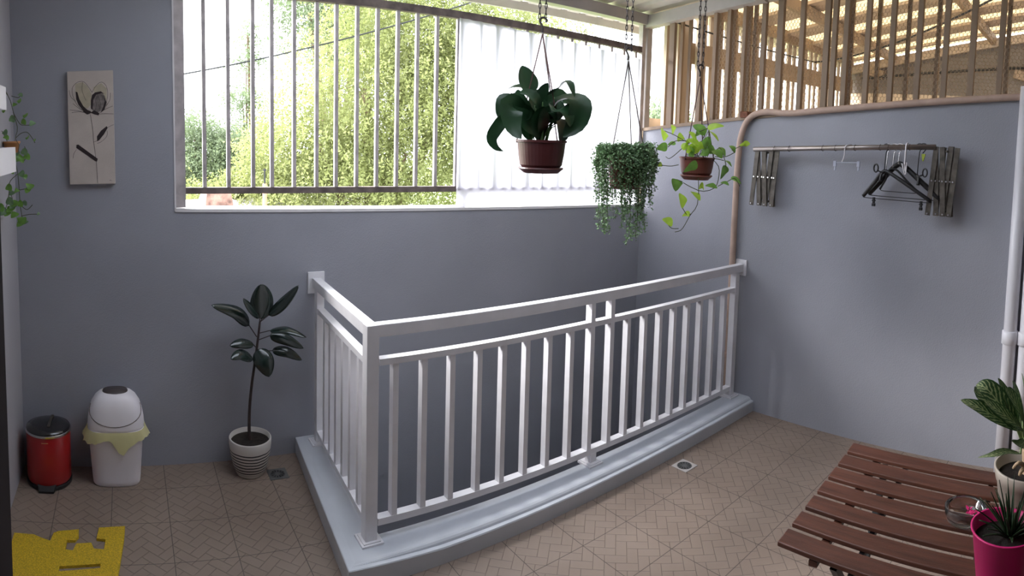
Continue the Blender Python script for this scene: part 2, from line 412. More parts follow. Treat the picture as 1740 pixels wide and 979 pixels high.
# roof, sloping up toward the viewer
def rz(y): return 2.655 + .1 * (D - y)
def ribbed_roof(name, xa, xb, y0, y1, m):
    bm = B(); xs = []; x = xa
    while x < xb - .01:
        for dx, dz in ((0, 0), (.10, 0), (.12, .028), (.15, .028), (.17, 0)): xs.append((x + dx, dz))
        x += .17
    ra = [bm.verts.new((x, y0, rz(y0) + dz)) for x, dz in xs]; rb = [bm.verts.new((x, y1, rz(y1) + dz)) for x, dz in xs]
    rc = [bm.verts.new((x, y0, rz(y0) + dz + .004)) for x, dz in xs]; rd = [bm.verts.new((x, y1, rz(y1) + dz + .004)) for x, dz in xs]
    for i in range(len(xs) - 1):
        if xs[i + 1][0] - xs[i][0] < 1e-6: continue
        bm.faces.new((ra[i], ra[i + 1], rb[i + 1], rb[i]))
        if m is not m_fill_roof: bm.faces.new((rc[i], rd[i], rd[i + 1], rc[i + 1])); bm.faces.new((rb[i], rb[i + 1], rd[i + 1], rd[i]))
    return struct(name, bm, m)
X0 = L - .17
ribbed_roof('ceiling', X0, X0 + .17 * 6, YB - .2, 3.42, m_roof)
ribbed_roof('ceiling_1', X0 + .17 * 6, X0 + .17 * 17, YB - .2, 1.15, m_roof)
ribbed_roof('ceiling_4', X0 + .17 * 6, X0 + .17 * 17, 2.45, 3.42, m_roof)
ribbed_roof('ceiling_2', X0 + .17 * 6, X0 + .17 * 17, 1.15, 2.45, m_fill_roof)['label'] = 'unseen translucent ribbed roof sheets added to brighten the long railing'  # invented sheets, out of view, lighting the railing tops and curb
ribbed_roof('ceiling_3', X0 + .17 * 17, R + .32, YB - .2, 3.42, m_roof)
bm = B(); beam(bm, (L, D + .02, 2.598), (R + .12, D + .02, 2.598), .07, .075); struct('trim_5', bm, m_beam, label='grey-white roof beam above the barred opening')
bm = B(); beam(bm, (R + .02, D + .05, 2.578), (R + .02, YB, 2.578 + .1 * (D - YB)), .07, .085); struct('trim_6', bm, m_beam, label='grey-white roof beam along the right wall')
bm = B(); beam(bm, (R, 2.10, 2.655), (-.5, 1.2, 2.74), .06, .07); struct('trim_7', bm, m_beam, label='dark rafter crossing under the metal roof')
bm = B(); beam(bm, (L - .2, 3.40, 2.600), (R + .3, 3.40, 2.600), .02, .06); struct('trim_8', bm, m_beam, label='eave board outside the opening')
bm = B(); beam(bm, (R + .04, D + .03, wtop(D)), (R + .04, D + .03, 2.60), .05, .05, (0, 1, 0)); struct('trim_9', bm, m_beam, label='slim corner post of the roof')

# ------------------------------------------------------------------ steel grille in the back opening
def gtop(x): return 2.425 - .0165 * x
def gbot(x): return 1.447 - .017 * x
YG = D + .027
gr = thing('window_grille', 'weathered steel grille of vertical bars in the wide back opening', 'window grille', (1.75, YG, sill(1.75)))
bm = B(); beam(bm, (.268, YG, sill(0) + .01), (.268, YG, 3.0), .05, .05, (0, 1, 0)); obj('frame_post', bm, m_grille, gr)
bm = B(); beam(bm, (3.300, YG, sill(3.2) + .01), (3.300, YG, 2.60), .035, .04, (0, 1, 0)); obj('frame_post', bm, m_grille, gr)
bm = B(); beam(bm, (.29, YG, gtop(.29) + .01), (3.29, YG, gtop(3.29) + .01), .035, .042); obj('top_rail', bm, m_rustbar, gr)
bm = B(); beam(bm, (.29, YG, gbot(.29) - .012), (3.29, YG, gbot(3.29) - .012), .035, .032); obj('bottom_rail', bm, m_rustbar, gr)
bx = [.391, .512, .638, .735, .852, .972, 1.078, 1.193, 1.308, 1.426, 1.543, 1.665, 1.80]
while bx[-1] < 3.18: bx.append(bx[-1] + .1195)
for x in bx:
    bm = B(); beam(bm, (x, YG, gbot(x)), (x, YG, gtop(x)), .019, .019, (0, 1, 0)); obj('bar', bm, m_grille, gr)
for x in (1.83,):
    bm = B(); beam(bm, (x, YG, sill(x) + .01), (x, YG, gbot(x) - .02), .016, .016, (0, 1, 0)); box(bm, x - .025, x + .025, YG - .02, YG + .02, sill(x) + .012, sill(x) + .018); obj('foot', bm, m_rustbar, gr)

# translucent corrugated sheet on the inner side of the bars
bm = B(); xa, xb, n = 1.79, 3.272, 220; YS = D - .004
top, bot = [], []
for i in range(n + 1):
    x = xa + (xb - xa) * i / n; y = YS + .005 * sin(2 * pi * (x - xa) / .076)
    top.append(bm.verts.new((x, y, 2.385 - .052 * (x - xa)))); bot.append(bm.verts.new((x, y, sill(x) + .016)))
for i in range(n): f = bm.faces.new((top[i], top[i + 1], bot[i + 1], bot[i])); f.smooth = True
o = obj('corrugated_sheet', bm, m_sheet)
md = o.modifiers.new('thick', 'SOLIDIFY'); md.thickness = .0012
tag(o, 'translucent white corrugated plastic sheet tied over the right half of the barred opening', 'plastic sheet')

# ------------------------------------------------------------------ right-hand lattice above the wall
def rtop(y): return 2.545 + .1 * (D - y)
lt = thing('slat_screen', 'screen of tan vertical slats on top of the right wall, nearest the room', 'slat screen', (R + .05, 1.2, 1.9))
for y, wd in ((2.85, .045), (2.105, .03), (1.985, .04), (1.832, .03), (1.665, .035), (1.615, .03), (1.539, .03), (1.402, .03), (1.25, .03), (1.09, .03), (.934, .03), (.782, .033), (.623, .03), (.45, .03), (.30, .03), (.14, .03), (-.02, .03), (-.2, .03), (2.251, .024), (2.371, .026), (2.48, .026), (2.60, .035)):
    bm = B(); beam(bm, (R + .04, y, wtop(y) + .02), (R + .04, y, rtop(y)), .028, wd, (0, 1, 0)); obj('slat', bm, m_tan, lt)
lt2 = thing('slat_screen', 'second row of thinner tan slats behind the first, carrying the wire netting', 'slat screen', (R + .16, 1.2, 1.9))
for y in (2.737, 2.664, 2.42, 2.306, 2.19, 2.148, 1.49, 1.322, 1.145, .971, .581, .39, .2, .02, -.2, -.5, -.8, -1.1):
    bm = B(); beam(bm, (R + .17, y * 1.05, wtop(y) - .05), (R + .17, y * 1.05, rtop(y) + .05), .02, .024, (0, 1, 0)); obj('slat', bm, m_tan, lt2)
bm = B()
def hexmesh(bm, y0, y1, zf0, zf1, x, a=.022, r=.0007):
    dy = a * math.sqrt(3); j = 0; seen = set()
    nrow = int((zf1(y1) - 1.7) / (a * 1.5)) + 2; ncol = int((y1 - y0) / dy) + 1
    for row in range(nrow):
        for c in range(ncol):
            cy = y0 + c * dy + (dy / 2 if row % 2 else 0); cz = 1.7 + row * a * 1.5
            if cz < zf0(cy) or cz > zf1(cy): continue
            P = [(cy + a * sin(k * pi / 3), cz + a * cos(k * pi / 3)) for k in range(6)]
            for k in range(3):
                p, q = P[k], P[(k + 1) % 6]
                dv = Vector((0, q[0] - p[0], q[1] - p[1])).normalized(); s = Vector((0, -dv.z, dv.y)) * r * (1.8 if k == 1 else 1)
                pp, qq = Vector((x, *p)), Vector((x, *q)); ex = Vector((r * 1.2, 0, 0))
                tri = [s, -s * .5 + ex, -s * .5 - ex]
                va = [bm.verts.new(pp + t) for t in tri]; vb = [bm.verts.new(qq + t) for t in tri]
                for m_ in range(3): bm.faces.new((va[m_], va[(m_ + 1) % 3], vb[(m_ + 1) % 3], vb[m_]))
hexmesh(bm, .25, 2.55, wtop, rtop, R + .155, .0135, .0012)
obj('wire_netting', bm, m_wire, lt2)
bm = B(); hexa(bm, [(R, YB, wtop(YB) + .02), (R + .05, YB, wtop(YB) + .02), (R + .05, -.35, wtop(-.35) + .02), (R, -.35, wtop(-.35) + .02), (R, YB, rtop(YB)), (R + .05, YB, rtop(YB)), (R + .05, -.35, rtop(-.35)), (R, -.35, rtop(-.35))])
struct('added_wall_right_upper', bm, m_wall)  # unseen wall added behind the viewer to block light over the right wall
# boards standing next to the corner post
for x, wd, lab in ((3.60, .07, 'broad pale plank nearest the corner post, behind the slats'), (3.78, .16, 'widest pale plank behind the hanging chains, beside the corner'), (3.98, .06, 'narrow pale plank right of the widest one behind the slats')):
    bm = B(); beam(bm, (x, 3.10, 1.2), (x, 3.10, 2.72), wd, .03, (0, 1, 0)); tag(obj('plank', bm, m_tan2), lab, 'plank')

# neighbour's covered terrace seen through the screens
ns = thing('slatted_wall', "neighbour's wall of pale upright slats with one wide cross board", 'slatted wall', (5.4, 3.2, 1.2))
x = 4.16; k = 0
while x < 7.1:
    bm = B(); beam(bm, (x, 3.2, .8), (x, 3.2, 2.82), .055 + .02 * (k % 3 == 0), .02, (0, 1, 0)); obj('slat', bm, m_tan2, ns); x += .105 + .03 * (k % 2); k += 1
bm = B(); beam(bm, (3.75, 3.17, 2.45), (7.15, 3.17, 2.55), .03, .17); obj('cross_board', bm, m_tan, ns)
bm = B(); beam(bm, (3.75, 3.17, 2.86), (7.15, 3.17, 2.86), .03, .12); obj('top_board', bm, m_tan, ns)
bm = B(); box(bm, 3.45, 7.15, 3.19, 3.23, .6, 1.9); obj('lower_board', bm, m_ncream, ns)
fwl = thing('boarded_wall', 'taupe boarded far wall under the amber roof', 'wall', (7.2, 1.0, 0))
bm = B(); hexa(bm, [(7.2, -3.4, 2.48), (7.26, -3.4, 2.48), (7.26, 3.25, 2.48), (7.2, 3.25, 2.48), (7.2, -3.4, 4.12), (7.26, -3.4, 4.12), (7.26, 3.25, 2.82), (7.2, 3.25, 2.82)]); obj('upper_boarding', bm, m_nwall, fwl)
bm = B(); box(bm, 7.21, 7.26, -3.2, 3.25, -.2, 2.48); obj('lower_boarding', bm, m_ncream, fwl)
bm = B(); beam(bm, (7.17, 3.2, 2.76), (7.17, -3.2, 4.04), .05, .10); obj('eave_board', bm, m_tan2, fwl)
for y in (2.75, .9): 
    bm = B(); beam(bm, (7.14, y, 2.70), (7.14, y + .25, 2.76), .06, .10); obj('bracket', bm, m_tan, fwl)
bm = B(); tube(bm, [(7.12, 3.02, 2.652), (7.12, 1.05, 2.833), (7.12, -2, 3.1)], .016, 8); tag(obj('dark_pipe', bm, m_iron), 'thin dark pipe running level across the taupe far wall', 'pipe')
def nrz(x, y): return 2.84 + .20 * (3.2 - y) + .02 * (7.2 - x)
rf = thing('patio_roof', "neighbour's patio roof of amber translucent sheets on timber battens", 'roof', (5.2, .8, 2.9))
bm = B(); n = 60; a = []; b = []
def mk_panel(x0, x1, m, name, nn=14):
    bm = B(); a = []; b = []
    for i in range(nn + 1):
        x = x0 + (x1 - x0) * i / nn; dz = .012 * sin(2 * pi * x / .09)
        a.append(bm.verts.new((x, 3.6, nrz(x, 3.6) + .06 + dz))); b.append(bm.verts.new((x, -3.4, nrz(x, -3.4) + .06 + dz)))
    for i in range(nn): f = bm.faces.new((a[i], a[i + 1], b[i + 1], b[i])); f.smooth = True
    obj(name, bm, m, rf)
for i in range(6):
    x0 = 3.42 + .66 * i; mk_panel(x0, x0 + .66, m_amber, 'roof_sheet', 30)
for x in (3.70, 4.35, 5.0, 5.6, 6.15, 6.65, 7.08):
    bm = B(); beam(bm, (x, 3.5, nrz(x, 3.5) + .02), (x, -3.3, nrz(x, -3.3) + .02), .27 if x < 7 else .06, .03); obj('batten', bm, m_tan2, rf)
for y in (2.62, 1.42, .2, -1.2):
    bm = B(); beam(bm, (3.45, y, nrz(3.45, y) - .06), (7.18, y, nrz(7.18, y) - .06), .05, .10); obj('rafter', bm, m_tan, rf)
bm = B(); box(bm, 3.42, 7.3, -3.5, -3.4, -.2, 4.2); tag(obj('added_terrace_end_wall', bm, m_nwall), None, None, kind='structure')  # unseen wall added to shut out light from the terrace's open end
# cables
def sag(p, q, s, n=14): return [Vector(p).lerp(Vector(q), i / n) + Vector((0, 0, -s * 4 * (i / n) * (1 - i / n))) for i in range(n + 1)]
bm = B(); tube(bm, sag((3.55, 3.0, 2.62), (5.7, 2.95, 2.63), .02), .007, 6); tube(bm, sag((5.7, 2.95, 2.63), atx(1740, -30, 4.3), .12), .009, 6)
tag(obj('sagging_cable', bm, m_iron), 'dark cable sagging under the amber roof behind the slats', 'cable')
bm = B(); box(bm, 3.35, 7.4, -3.4, 3.3, -.3, -.2); tag(obj('terrace_slab', bm, m_ncream), None, None, kind='structure')

# ------------------------------------------------------------------ white railing
rl = thing('railing', 'white steel railing with square balusters around the stair well', 'railing', (.88, 2.16, CH))
YR = 2.158
def sx(y): return .900 + .062 * (y - YR) / (D - YR)
def t1(x): return .948 - .010 * (x - .9)
def t2(x): return .820 - .012 * (x - .9)
def t3(x): return .165 - .008 * (x - .9)
bm = B(); beam(bm, (.876, YR, t1(.9)), (R - .012, YR, t1(R)), .045, .050); obj('top_rail', bm, m_white, rl, bevel=.003)
bm = B(); beam(bm, (.93, YR, t2(.9)), (3.23, YR, t2(3.2)), .038, .026); obj('middle_rail', bm, m_white, rl)
bm = B(); beam(bm, (.93, YR, t3(.9)), (3.26, YR, t3(3.2)), .038, .028); obj('bottom_rail', bm, m_white, rl)
bm = B(); beam(bm, (.90, YR + .015, t1(.9)), (.962, D - .012, t1(.9) - .02), .045, .050); obj('top_rail', bm, m_white, rl, bevel=.003)
bm = B(); beam(bm, (.90, YR + .02, t2(.9)), (.958, D - .09, t2(.9) - .02), .038, .026); obj('middle_rail', bm, m_white, rl)
bm = B(); beam(bm, (.90, YR + .02, t3(.9)), (.958, D - .09, t3(.9) - .02), .038, .028); obj('bottom_rail', bm, m_white, rl)
def post(x, y, z0, z1, wd, name='post'):
    bm = B(); beam(bm, (x, y, z0), (x, y, z1), wd, wd, (0, 1, 0)); p = obj(name, bm, m_white, rl, bevel=.002)
    bm = B(); box(bm, x - .045, x + .045, y - .045, y + .045, CH - .002, CH + .008); box(bm, x - .036, x + .036, y - .036, y + .036, CH + .008, CH + .012); obj('base_plate', bm, m_white, p)

post(.900, YR, CH, t1(.9) + .024, .050)
post(.955, D - .085, CH, t1(.9) - .03, .040)
post(3.245, YR, CH, t1(3.2), .042)
post(2.055, YR, CH, t3(2) - .01, .040, 'short_post')
for x in (1.0, 1.127, 1.255, 1.386, 1.511, 1.637, 1.763, 1.895, 2.277, 2.403, 2.525, 2.645, 2.765, 2.887, 3.01, 3.13):
    bm = B(); beam(bm, (x, YR, t3(x)), (x, YR, t2(x)), .024, .034, (0, 1, 0)); obj('baluster', bm, m_white, rl)
for x in (2.022, 2.154):
    bm = B(); beam(bm, (x, YR, t3(x)), (x, YR, t1(x)), .026, .0405, (0, 1, 0)); obj('baluster', bm, m_white, rl)
for y in (2.27, 2.385, 2.50, 2.61, 2.715, 2.82):
    bm = B(); beam(bm, (sx(y), y, t3(.9)), (sx(y), y, t2(.9) - .01), .034, .024, (0, 1, 0)); obj('baluster', bm, m_white, rl)
bm = B(); box(bm, .962 - .045, .962 + .045, D - .012, D, .87, .985); obj('wall_flange', bm, m_white, rl, bevel=.002)
bm = B(); box(bm, R - .012, R, YR - .04, YR + .04, .872, .975); obj('wall_flange', bm, m_white, rl, bevel=.002)

# ------------------------------------------------------------------ pipes
pp = thing('drain_conduit', 'beige conduit rising from the stair well and bending along the right wall top', 'pipe', (R - .03, 2.2, 0))
pts = [(R - .028, 2.215, -1.2), (R - .028, 2.215, .4), (R - .028, 2.215, 1.2), (R - .028, 2.21, 1.62), (R - .028, 2.19, 1.80), (R - .028, 2.13, 1.90), (R - .028, 2.02, 1.935), (R - .028, 1.86, 1.928), (R - .026, 1.6, wtop(1.6) + .010), (R - .02, .6, wtop(.6) + .010), (R - .02, -1.5, wtop(-1.5) + .010)]
bm = B(); tube(bm, pts, .020, 12, seg=60); obj('conduit', bm, m_conduit, pp, smooth=True)
bm = B(); lathe(bm, [(.024, 0), (.027, .004), (.027, .03), (.024, .034)], (R - .028, 2.215, .32), 16); obj('joint_collar', bm, m_conduit, pp)
bm = B(); box(bm, R - .03, R + .03, 2.155, 2.215, wtop(2.2) + .015, wtop(2.2) + .055); tag(obj('junction_box', bm, m_rust, bevel=.005), 'small rusty brown box where the conduit bends at the wall top', 'junction box')
def drainpipe(x, y, ztop, label):
    t = thing('drainpipe', label, 'pipe', (x, y, 0), 'white pipes at the right wall')
    bm = B(); tube(bm, [(x, y, 0), (x, y, ztop)], .036, 20); obj('pipe', bm, m_pvc, t, smooth=True)
    bm = B(); lathe(bm, [(.037, 0), (.044, .004), (.044, .07), (.037, .075)], (x, y, .72), 20); obj('coupling', bm, m_pvc, t, smooth=True)
    return t
a = drainpipe(3.278, .455, 2.12, 'taller white plastic pipe at the right edge, farther from the viewer')
a = drainpipe(3.278, .368, 1.45, 'shorter white plastic pipe beside the taller one, nearest the right edge')
bm = B(); tube(bm, [(3.278, .368, 1.45), (3.278, .375, 1.53), (3.278, .40, 1.60), (3.278, .43, 1.64)], .034, 16, seg=10); obj('elbow', bm, m_pvc, a, smooth=True)
# door edge at the left
d0 = ath(22, 979, 1.25)
t = B(); dx, dy = d0.x, d0.y
hexa(t, [(dx, dy, 0), (dx - .035, dy - .03, 0), (L + .01, .75, 0), (L + .005, .82, 0), (dx, dy, 2.1), (dx - .035, dy - .03, 2.1), (L + .01, .75, 2.1), (L + .005, .82, 2.1)])
struct('door_1', t, m_door, label='near-black door leaf at the far left edge')

# ------------------------------------------------------------------ painting
p0, p1 = aty(114, 122, D - .02), aty(196, 312, D - .02)
cxp = (p0.x + p1.x) / 2; wpt = .222; zt, zb = 2.035, 1.476; x0 = cxp - wpt / 2
pa = thing('canvas_picture', 'narrow cream canvas with a dark-petalled flower drawing, on the back wall', 'picture', (cxp, D, zb))
bm = B(); box(bm, x0, x0 + wpt, D - .028, D - .001, zb, zt); obj('canvas', bm, m_canvas, pa, bevel=.002)
def cp(px, py, o=0):        # picture coordinates: 0..1 across, 0..1 down
    return Vector((x0 + px * wpt, D - .0285 - o, zt - py * (zt - zb)))
def pl(x, y): return ((x - 92) / 335., (y - 90) / 815.)
def flat(bm, pts, o=.0004):
    v = [bm.verts.new(cp(*pl(*p), o)) for p in pts]; f = bm.faces.new(v); r = bmesh.ops.extrude_face_region(bm, geom=[f]); bmesh.ops.translate(bm, verts=[g for g in r['geom'] if isinstance(g, bmesh.types.BMVert)], vec=(0, .0006, 0))
def line(bm, pts, r=.0009, seg=12): tube(bm, [cp(*pl(*p)) for p in pts], r, 5, seg=seg)
bm = B(); flat(bm, [(150, 180), (205, 168), (240, 200), (270, 260), (262, 330), (235, 360), (180, 330), (152, 250)], .0002); flat(bm, [(280, 210), (340, 180), (380, 220), (375, 300), (290, 250)], .0002); obj('pale_petal', bm, m_washy, pa)
bm = B(); flat(bm, [(275, 280), (300, 248), (335, 240), (362, 270), (372, 320), (350, 370), (310, 390), (272, 375), (265, 320)], .0005); obj('grey_petal', bm, m_inkgrey, pa)
bm = B(); flat(bm, [(152, 235), (165, 240), (178, 290), (205, 340), (235, 368), (262, 380), (245, 400), (205, 375), (170, 330), (155, 290)], .0007)
flat(bm, [(200, 380), (235, 372), (262, 385), (285, 372), (322, 395), (315, 410), (285, 402), (262, 392), (232, 402)], .0009)
flat(bm, [(262, 300), (272, 262), (295, 245), (335, 238), (362, 258), (340, 252), (300, 262), (278, 300), (272, 370), (262, 360)], .0009)
flat(bm, [(360, 270), (376, 320), (358, 372), (330, 392), (350, 350), (362, 310)], .0009)
flat(bm, [(148, 618), (162, 616), (302, 722), (296, 742), (282, 738), (146, 640)])
flat(bm, [(300, 560), (330, 520), (372, 488), (380, 500), (352, 545), (316, 588), (300, 596)])
for q in ([(150, 180), (128, 210), (130, 260), (160, 330), (210, 380)], [(150, 180), (175, 166), (210, 165), (240, 195), (272, 245)], [(205, 170), (200, 230), (225, 300)], [(272, 245), (300, 200), (342, 172), (378, 205), (385, 270), (368, 340)], [(105, 225), (115, 270), (150, 305)], [(405, 250), (400, 300), (370, 345)],
          [(105, 365), (160, 372), (210, 385)], [(120, 385), (180, 380), (230, 392)], [(420, 345), (370, 365), (320, 392)], [(425, 402), (370, 398), (320, 400)], [(130, 320), (180, 360), (230, 385)],
          [(255, 400), (270, 500), (275, 600), (290, 740), (298, 900)], [(275, 600), (300, 592)], [(380, 498), (405, 485), (425, 478)], [(375, 520), (372, 560), (330, 600), (300, 610)], [(148, 650), (128, 680), (120, 715)], [(385, 882), (392, 878), (400, 884)], [(285, 270), (300, 330), (290, 380)], [(310, 260), (330, 320), (320, 380)]):
    line(bm, q, .0008)
obj('ink_drawing', bm, m_ink, pa)

# ------------------------------------------------------------------ bins
rb = thing('pedal_bin', 'small red round pedal bin with a black lid in the left corner', 'bin', (-.405, 2.935, 0))
c = (-.405, 2.935, 0); rr = .108
bm = B(); lathe(bm, [(rr - .004, .018), (rr, .03), (rr, .262), (rr - .004, .266)], c, 48); obj('body', bm, m_red, rb, smooth=True)
bm = B(); lathe(bm, [(rr + .001, 0), (rr + .004, .004), (rr + .004, .018), (rr, .02)], c, 48); obj('base_ring', bm, m_black, rb)
bm = B(); lathe(bm, [(rr + .001, .262), (rr + .004, .264), (rr + .004, .272), (rr + .001, .274)], c, 48); obj('rim_band', bm, m_chrome, rb)
bm = B(); lathe(bm, [(rr, .274), (rr - .002, .282), (rr - .03, .292), (.03, .299), (.0001, .300)], c, 48); li = obj('lid', bm, m_blackgloss, rb, smooth=True)
bm = B(); beam(bm, (c[0] + .008, c[1] - .05, .2985), (c[0] + .015, c[1] + .07, .2985), .012, .008); obj('lid_strip', bm, m_arm, li)
bm = B(); hexa(bm, [(c[0] - .035, 2.805, .002), (c[0] + .035, 2.805, .002), (c[0] + .045, 2.84, .004), (c[0] - .045, 2.84, .004), (c[0] - .035, 2.805, .012), (c[0] + .035, 2.805, .012), (c[0] + .045, 2.84, .034), (c[0] - .045, 2.84, .034)]); obj('pedal', bm, m_black, rb)
bm = B(); box(bm, c[0] - .02, c[0] + .012, c[1] - rr - .0008, c[1] - rr + .006, .2385, .2415); obj('nameplate', bm, m_terra, rb)

sb = thing('swing_bin', 'white plastic bin with domed lid and yellowish bag edge, by the back wall', 'bin', (-.075, 2.955, 0))
c = (-.075, 2.955, 0)
bm = B(); prof = [(.90, .0), (.94, .006), (.96, .03), (1.09, .262), (1.12, .268), (1.12, .28), (1.08, .282)]
lathe(bm, [(r * .122, z) for r, z in prof], c, 56, 1.0, .74, 3.6); obj('body', bm, m_bin, sb, smooth=True)
bm = B(); lathe(bm, [(.136, .280), (.138, .292), (.136, .32), (.129, .36), (.118, .395), (.100, .425), (.080, .443), (.060, .452)], c, 56, 1.0, .74, 2.9); lid = obj('domed_lid', bm, m_bin, sb, smooth=True)
bm = B(); pts = []
for i in range(21):
    a = pi * 1.04 + pi * .92 * i / 20; z = .392 - .082 * sin(pi * i / 20)
    LP = [(.280, .136), (.292, .138), (.32, .136), (.36, .129), (.395, .118), (.425, .100)]
    r = [q0[1] + (q1[1] - q0[1]) * (z - q0[0]) / (q1[0] - q0[0]) for q0, q1 in zip(LP, LP[1:]) if q0[0] <= z <= q1[0]][0] + .0004
    q = (abs(cos(a)) ** 2.9 + abs(sin(a)) ** 2.9) ** (-1 / 2.9)
    pts.append((c[0] + r * cos(a) * q, c[1] + r * .74 * sin(a) * q, z))
tube(bm, pts, .0022, 6); obj('flap_seam', bm, m_inkgrey, lid)
bm = B(); lathe(bm, [(.062, .450), (.060, .456), (.02, .459), (.0001, .459)], c, 36, 1, .74, 2.3); obj('lid_cap', bm, m_cap, sb, smooth=True)
bm = B(); n = 90; ra, rb_, rc = [], [], []
for i in range(n):
    a = 2 * pi * i / n; ca, sa = cos(a), sin(a); q = (abs(ca) ** 3.2 + abs(sa) ** 3.2) ** (-1 / 3.2)
    wv = .002 * sin(9 * a) + random.uniform(-.002, .002); front = max(0, -sin(a))
    dn = .035 + .012 * sin(5 * a + 1) + .055 * math.exp(-((a - 1.55 * pi) / .22) ** 2) + (.035 * math.exp(-((a - 1.08 * pi) / .15) ** 2)) + random.uniform(-.004, .004)
    for lst, rad, z in ((ra, .139, .283), (rb_, .146 + wv, .262), (rc, .148 + wv * 2 + .016 * abs(ca) ** 6, .268 - dn)):
        lst.append(bm.verts.new((c[0] + rad * ca * q, c[1] + rad * sa * q * .745, z)))
for A_, B_ in ((ra, rb_), (rb_, rc)):
    for i in range(n): bm.faces.new((A_[i], A_[(i + 1) % n], B_[(i + 1) % n], B_[i]))
obj('bag_edge', bm, m_bag, sb, smooth=True)

# ------------------------------------------------------------------ letter-shaped doormat
poly = [(-.501, 2.486), (-.418, 2.484), (-.375, 2.462), (-.343, 2.449), (-.335, 2.502), (-.315, 2.515), (-.231, 2.531), (-.228, 2.486), (-.24, 2.458), (-.274, 2.456), (-.276, 2.398), (-.245, 2.394), (-.234, 2.437), (-.173, 2.444), (-.161, 2.407), (-.12, 2.403), (-.115, 2.466), (-.153, 2.471), (-.146, 2.544), (-.035, 2.554), (-.039, 2.465), (-.061, 2.248), (-.08, 2.05), (-.47, 2.05), (-.50, 2.2)]
bm = B(); v = [bm.verts.new((x, y, .012)) for x, y in poly]; hole = [bm.verts.new((x, y, .012)) for x, y in ((-.289, 2.297), (-.13, 2.318), (-.13, 2.294), (-.289, 2.269))]
eds = [bm.edges.new((v[i], v[(i + 1) % len(v)])) for i in range(len(v))] + [bm.edges.new((hole[i], hole[(i + 1) % 4])) for i in range(4)]
bmesh.ops.triangle_fill(bm, edges=eds, use_beauty=True)
r = bmesh.ops.extrude_face_region(bm, geom=list(bm.faces)); bmesh.ops.translate(bm, verts=[g for g in r['geom'] if isinstance(g, bmesh.types.BMVert)], vec=(0, 0, -.0115))
tag(obj('doormat', bm, m_mat), 'bright yellow loop doormat cut into letter shapes, on the tiles by the door', 'doormat')

# floor drains
def drain(x, y, s, label, mf, rot):
    t = thing('floor_drain', label, 'drain', (x, y, 0)); c_, s_ = cos(rot), sin(rot)
    def P(a, b, z): return (x + a * c_ - b * s_, y + a * s_ + b * c_, z)
    bm = B(); n = 32; inn = [bm.verts.new(P(s * .40 * cos(2 * pi * k / n), s * .40 * sin(2 * pi * k / n), .003)) for k in range(n)]
    out = []
    for k in range(n):
        a = 2 * pi * k / n; q = .5 * s / max(abs(cos(a)), abs(sin(a))); out.append(bm.verts.new(P(q * cos(a), q * sin(a), .003)))
    ob = [bm.verts.new((vv.co.x, vv.co.y, .0002)) for vv in out]
    for k in range(n):
        j = (k + 1) % n; bm.faces.new((inn[k], inn[j], out[j], out[k])); bm.faces.new((out[k], out[j], ob[j], ob[k]))
    obj('frame', bm, mf, t)
    bm = B(); lathe(bm, [(s * .40, .0004), (s * .40, .0012), (.0001, .0012)], (x, y, 0), 32); g = obj('sump', bm, m_black, t)
    bm = B(); lathe(bm, [(s * .13, .0013), (s * .13, .0028), (.0001, .003)], (x, y, 0), 20)
    for k in range(12):
        a = 2 * pi * k / 12; beam(bm, (x + s * .11 * cos(a), y + s * .11 * sin(a), .002), (x + s * .385 * cos(a), y + s * .385 * sin(a), .002), s * .055, .0018)
    tube(bm, [(x + s * .37 * cos(2 * pi * k / 24), y + s * .37 * sin(2 * pi * k / 24), .002) for k in range(24)], .0022, 5, closed=True)
    obj('grate', bm, m_drainin, t)
q = atz(1163, 792, 0); drain(q.x, q.y, .098, 'round slotted drain in a pale square frame, below the long curb', m_drain, .0)
q = atz(472, 806, 0); drain(q.x, q.y, .095, 'dull dark floor drain behind the striped pot, near the back wall', m_drainin, 0)

# ------------------------------------------------------------------ rubber plant
rp = thing('rubber_plant', 'rubber plant with dark glossy leaves on one thin stem, back wall', 'potted plant', (.583, 2.93, 0))
c = (.583, 2.93, 0)
bm = B(); lathe(bm, [(.062, 0), (.068, .004), (.086, .05), (.099, .11), (.105, .155), (.1055, .185), (.103, .190), (.098, .188), (.096, .165)], (0, 0, 0), 48)
po = obj('pot', bm, m_stripe, None, smooth=True); po.parent = rp
bm = B(); lathe(bm, [(.096, .150), (.0965, .166), (.05, .170), (.0001, .171)], c, 40); obj('soil', bm, m_soil, rp)
def rc_(x, y, d=0): return aty(340 + x / 2.576, 460 + y / 2.576, 2.93 - d)
bm = B(); tube(bm, [Vector((.583, 2.93, .16)), rc_(215, 690), rc_(217, 600), rc_(226, 500), rc_(240, 400), rc_(252, 310), rc_(262, 225)], [.0085, .0055], 8, seg=24); obj('stem', bm, m_bark, rp, smooth=True)
CV = Vector((-.25, -.95, .25)).normalized()     # towards the room
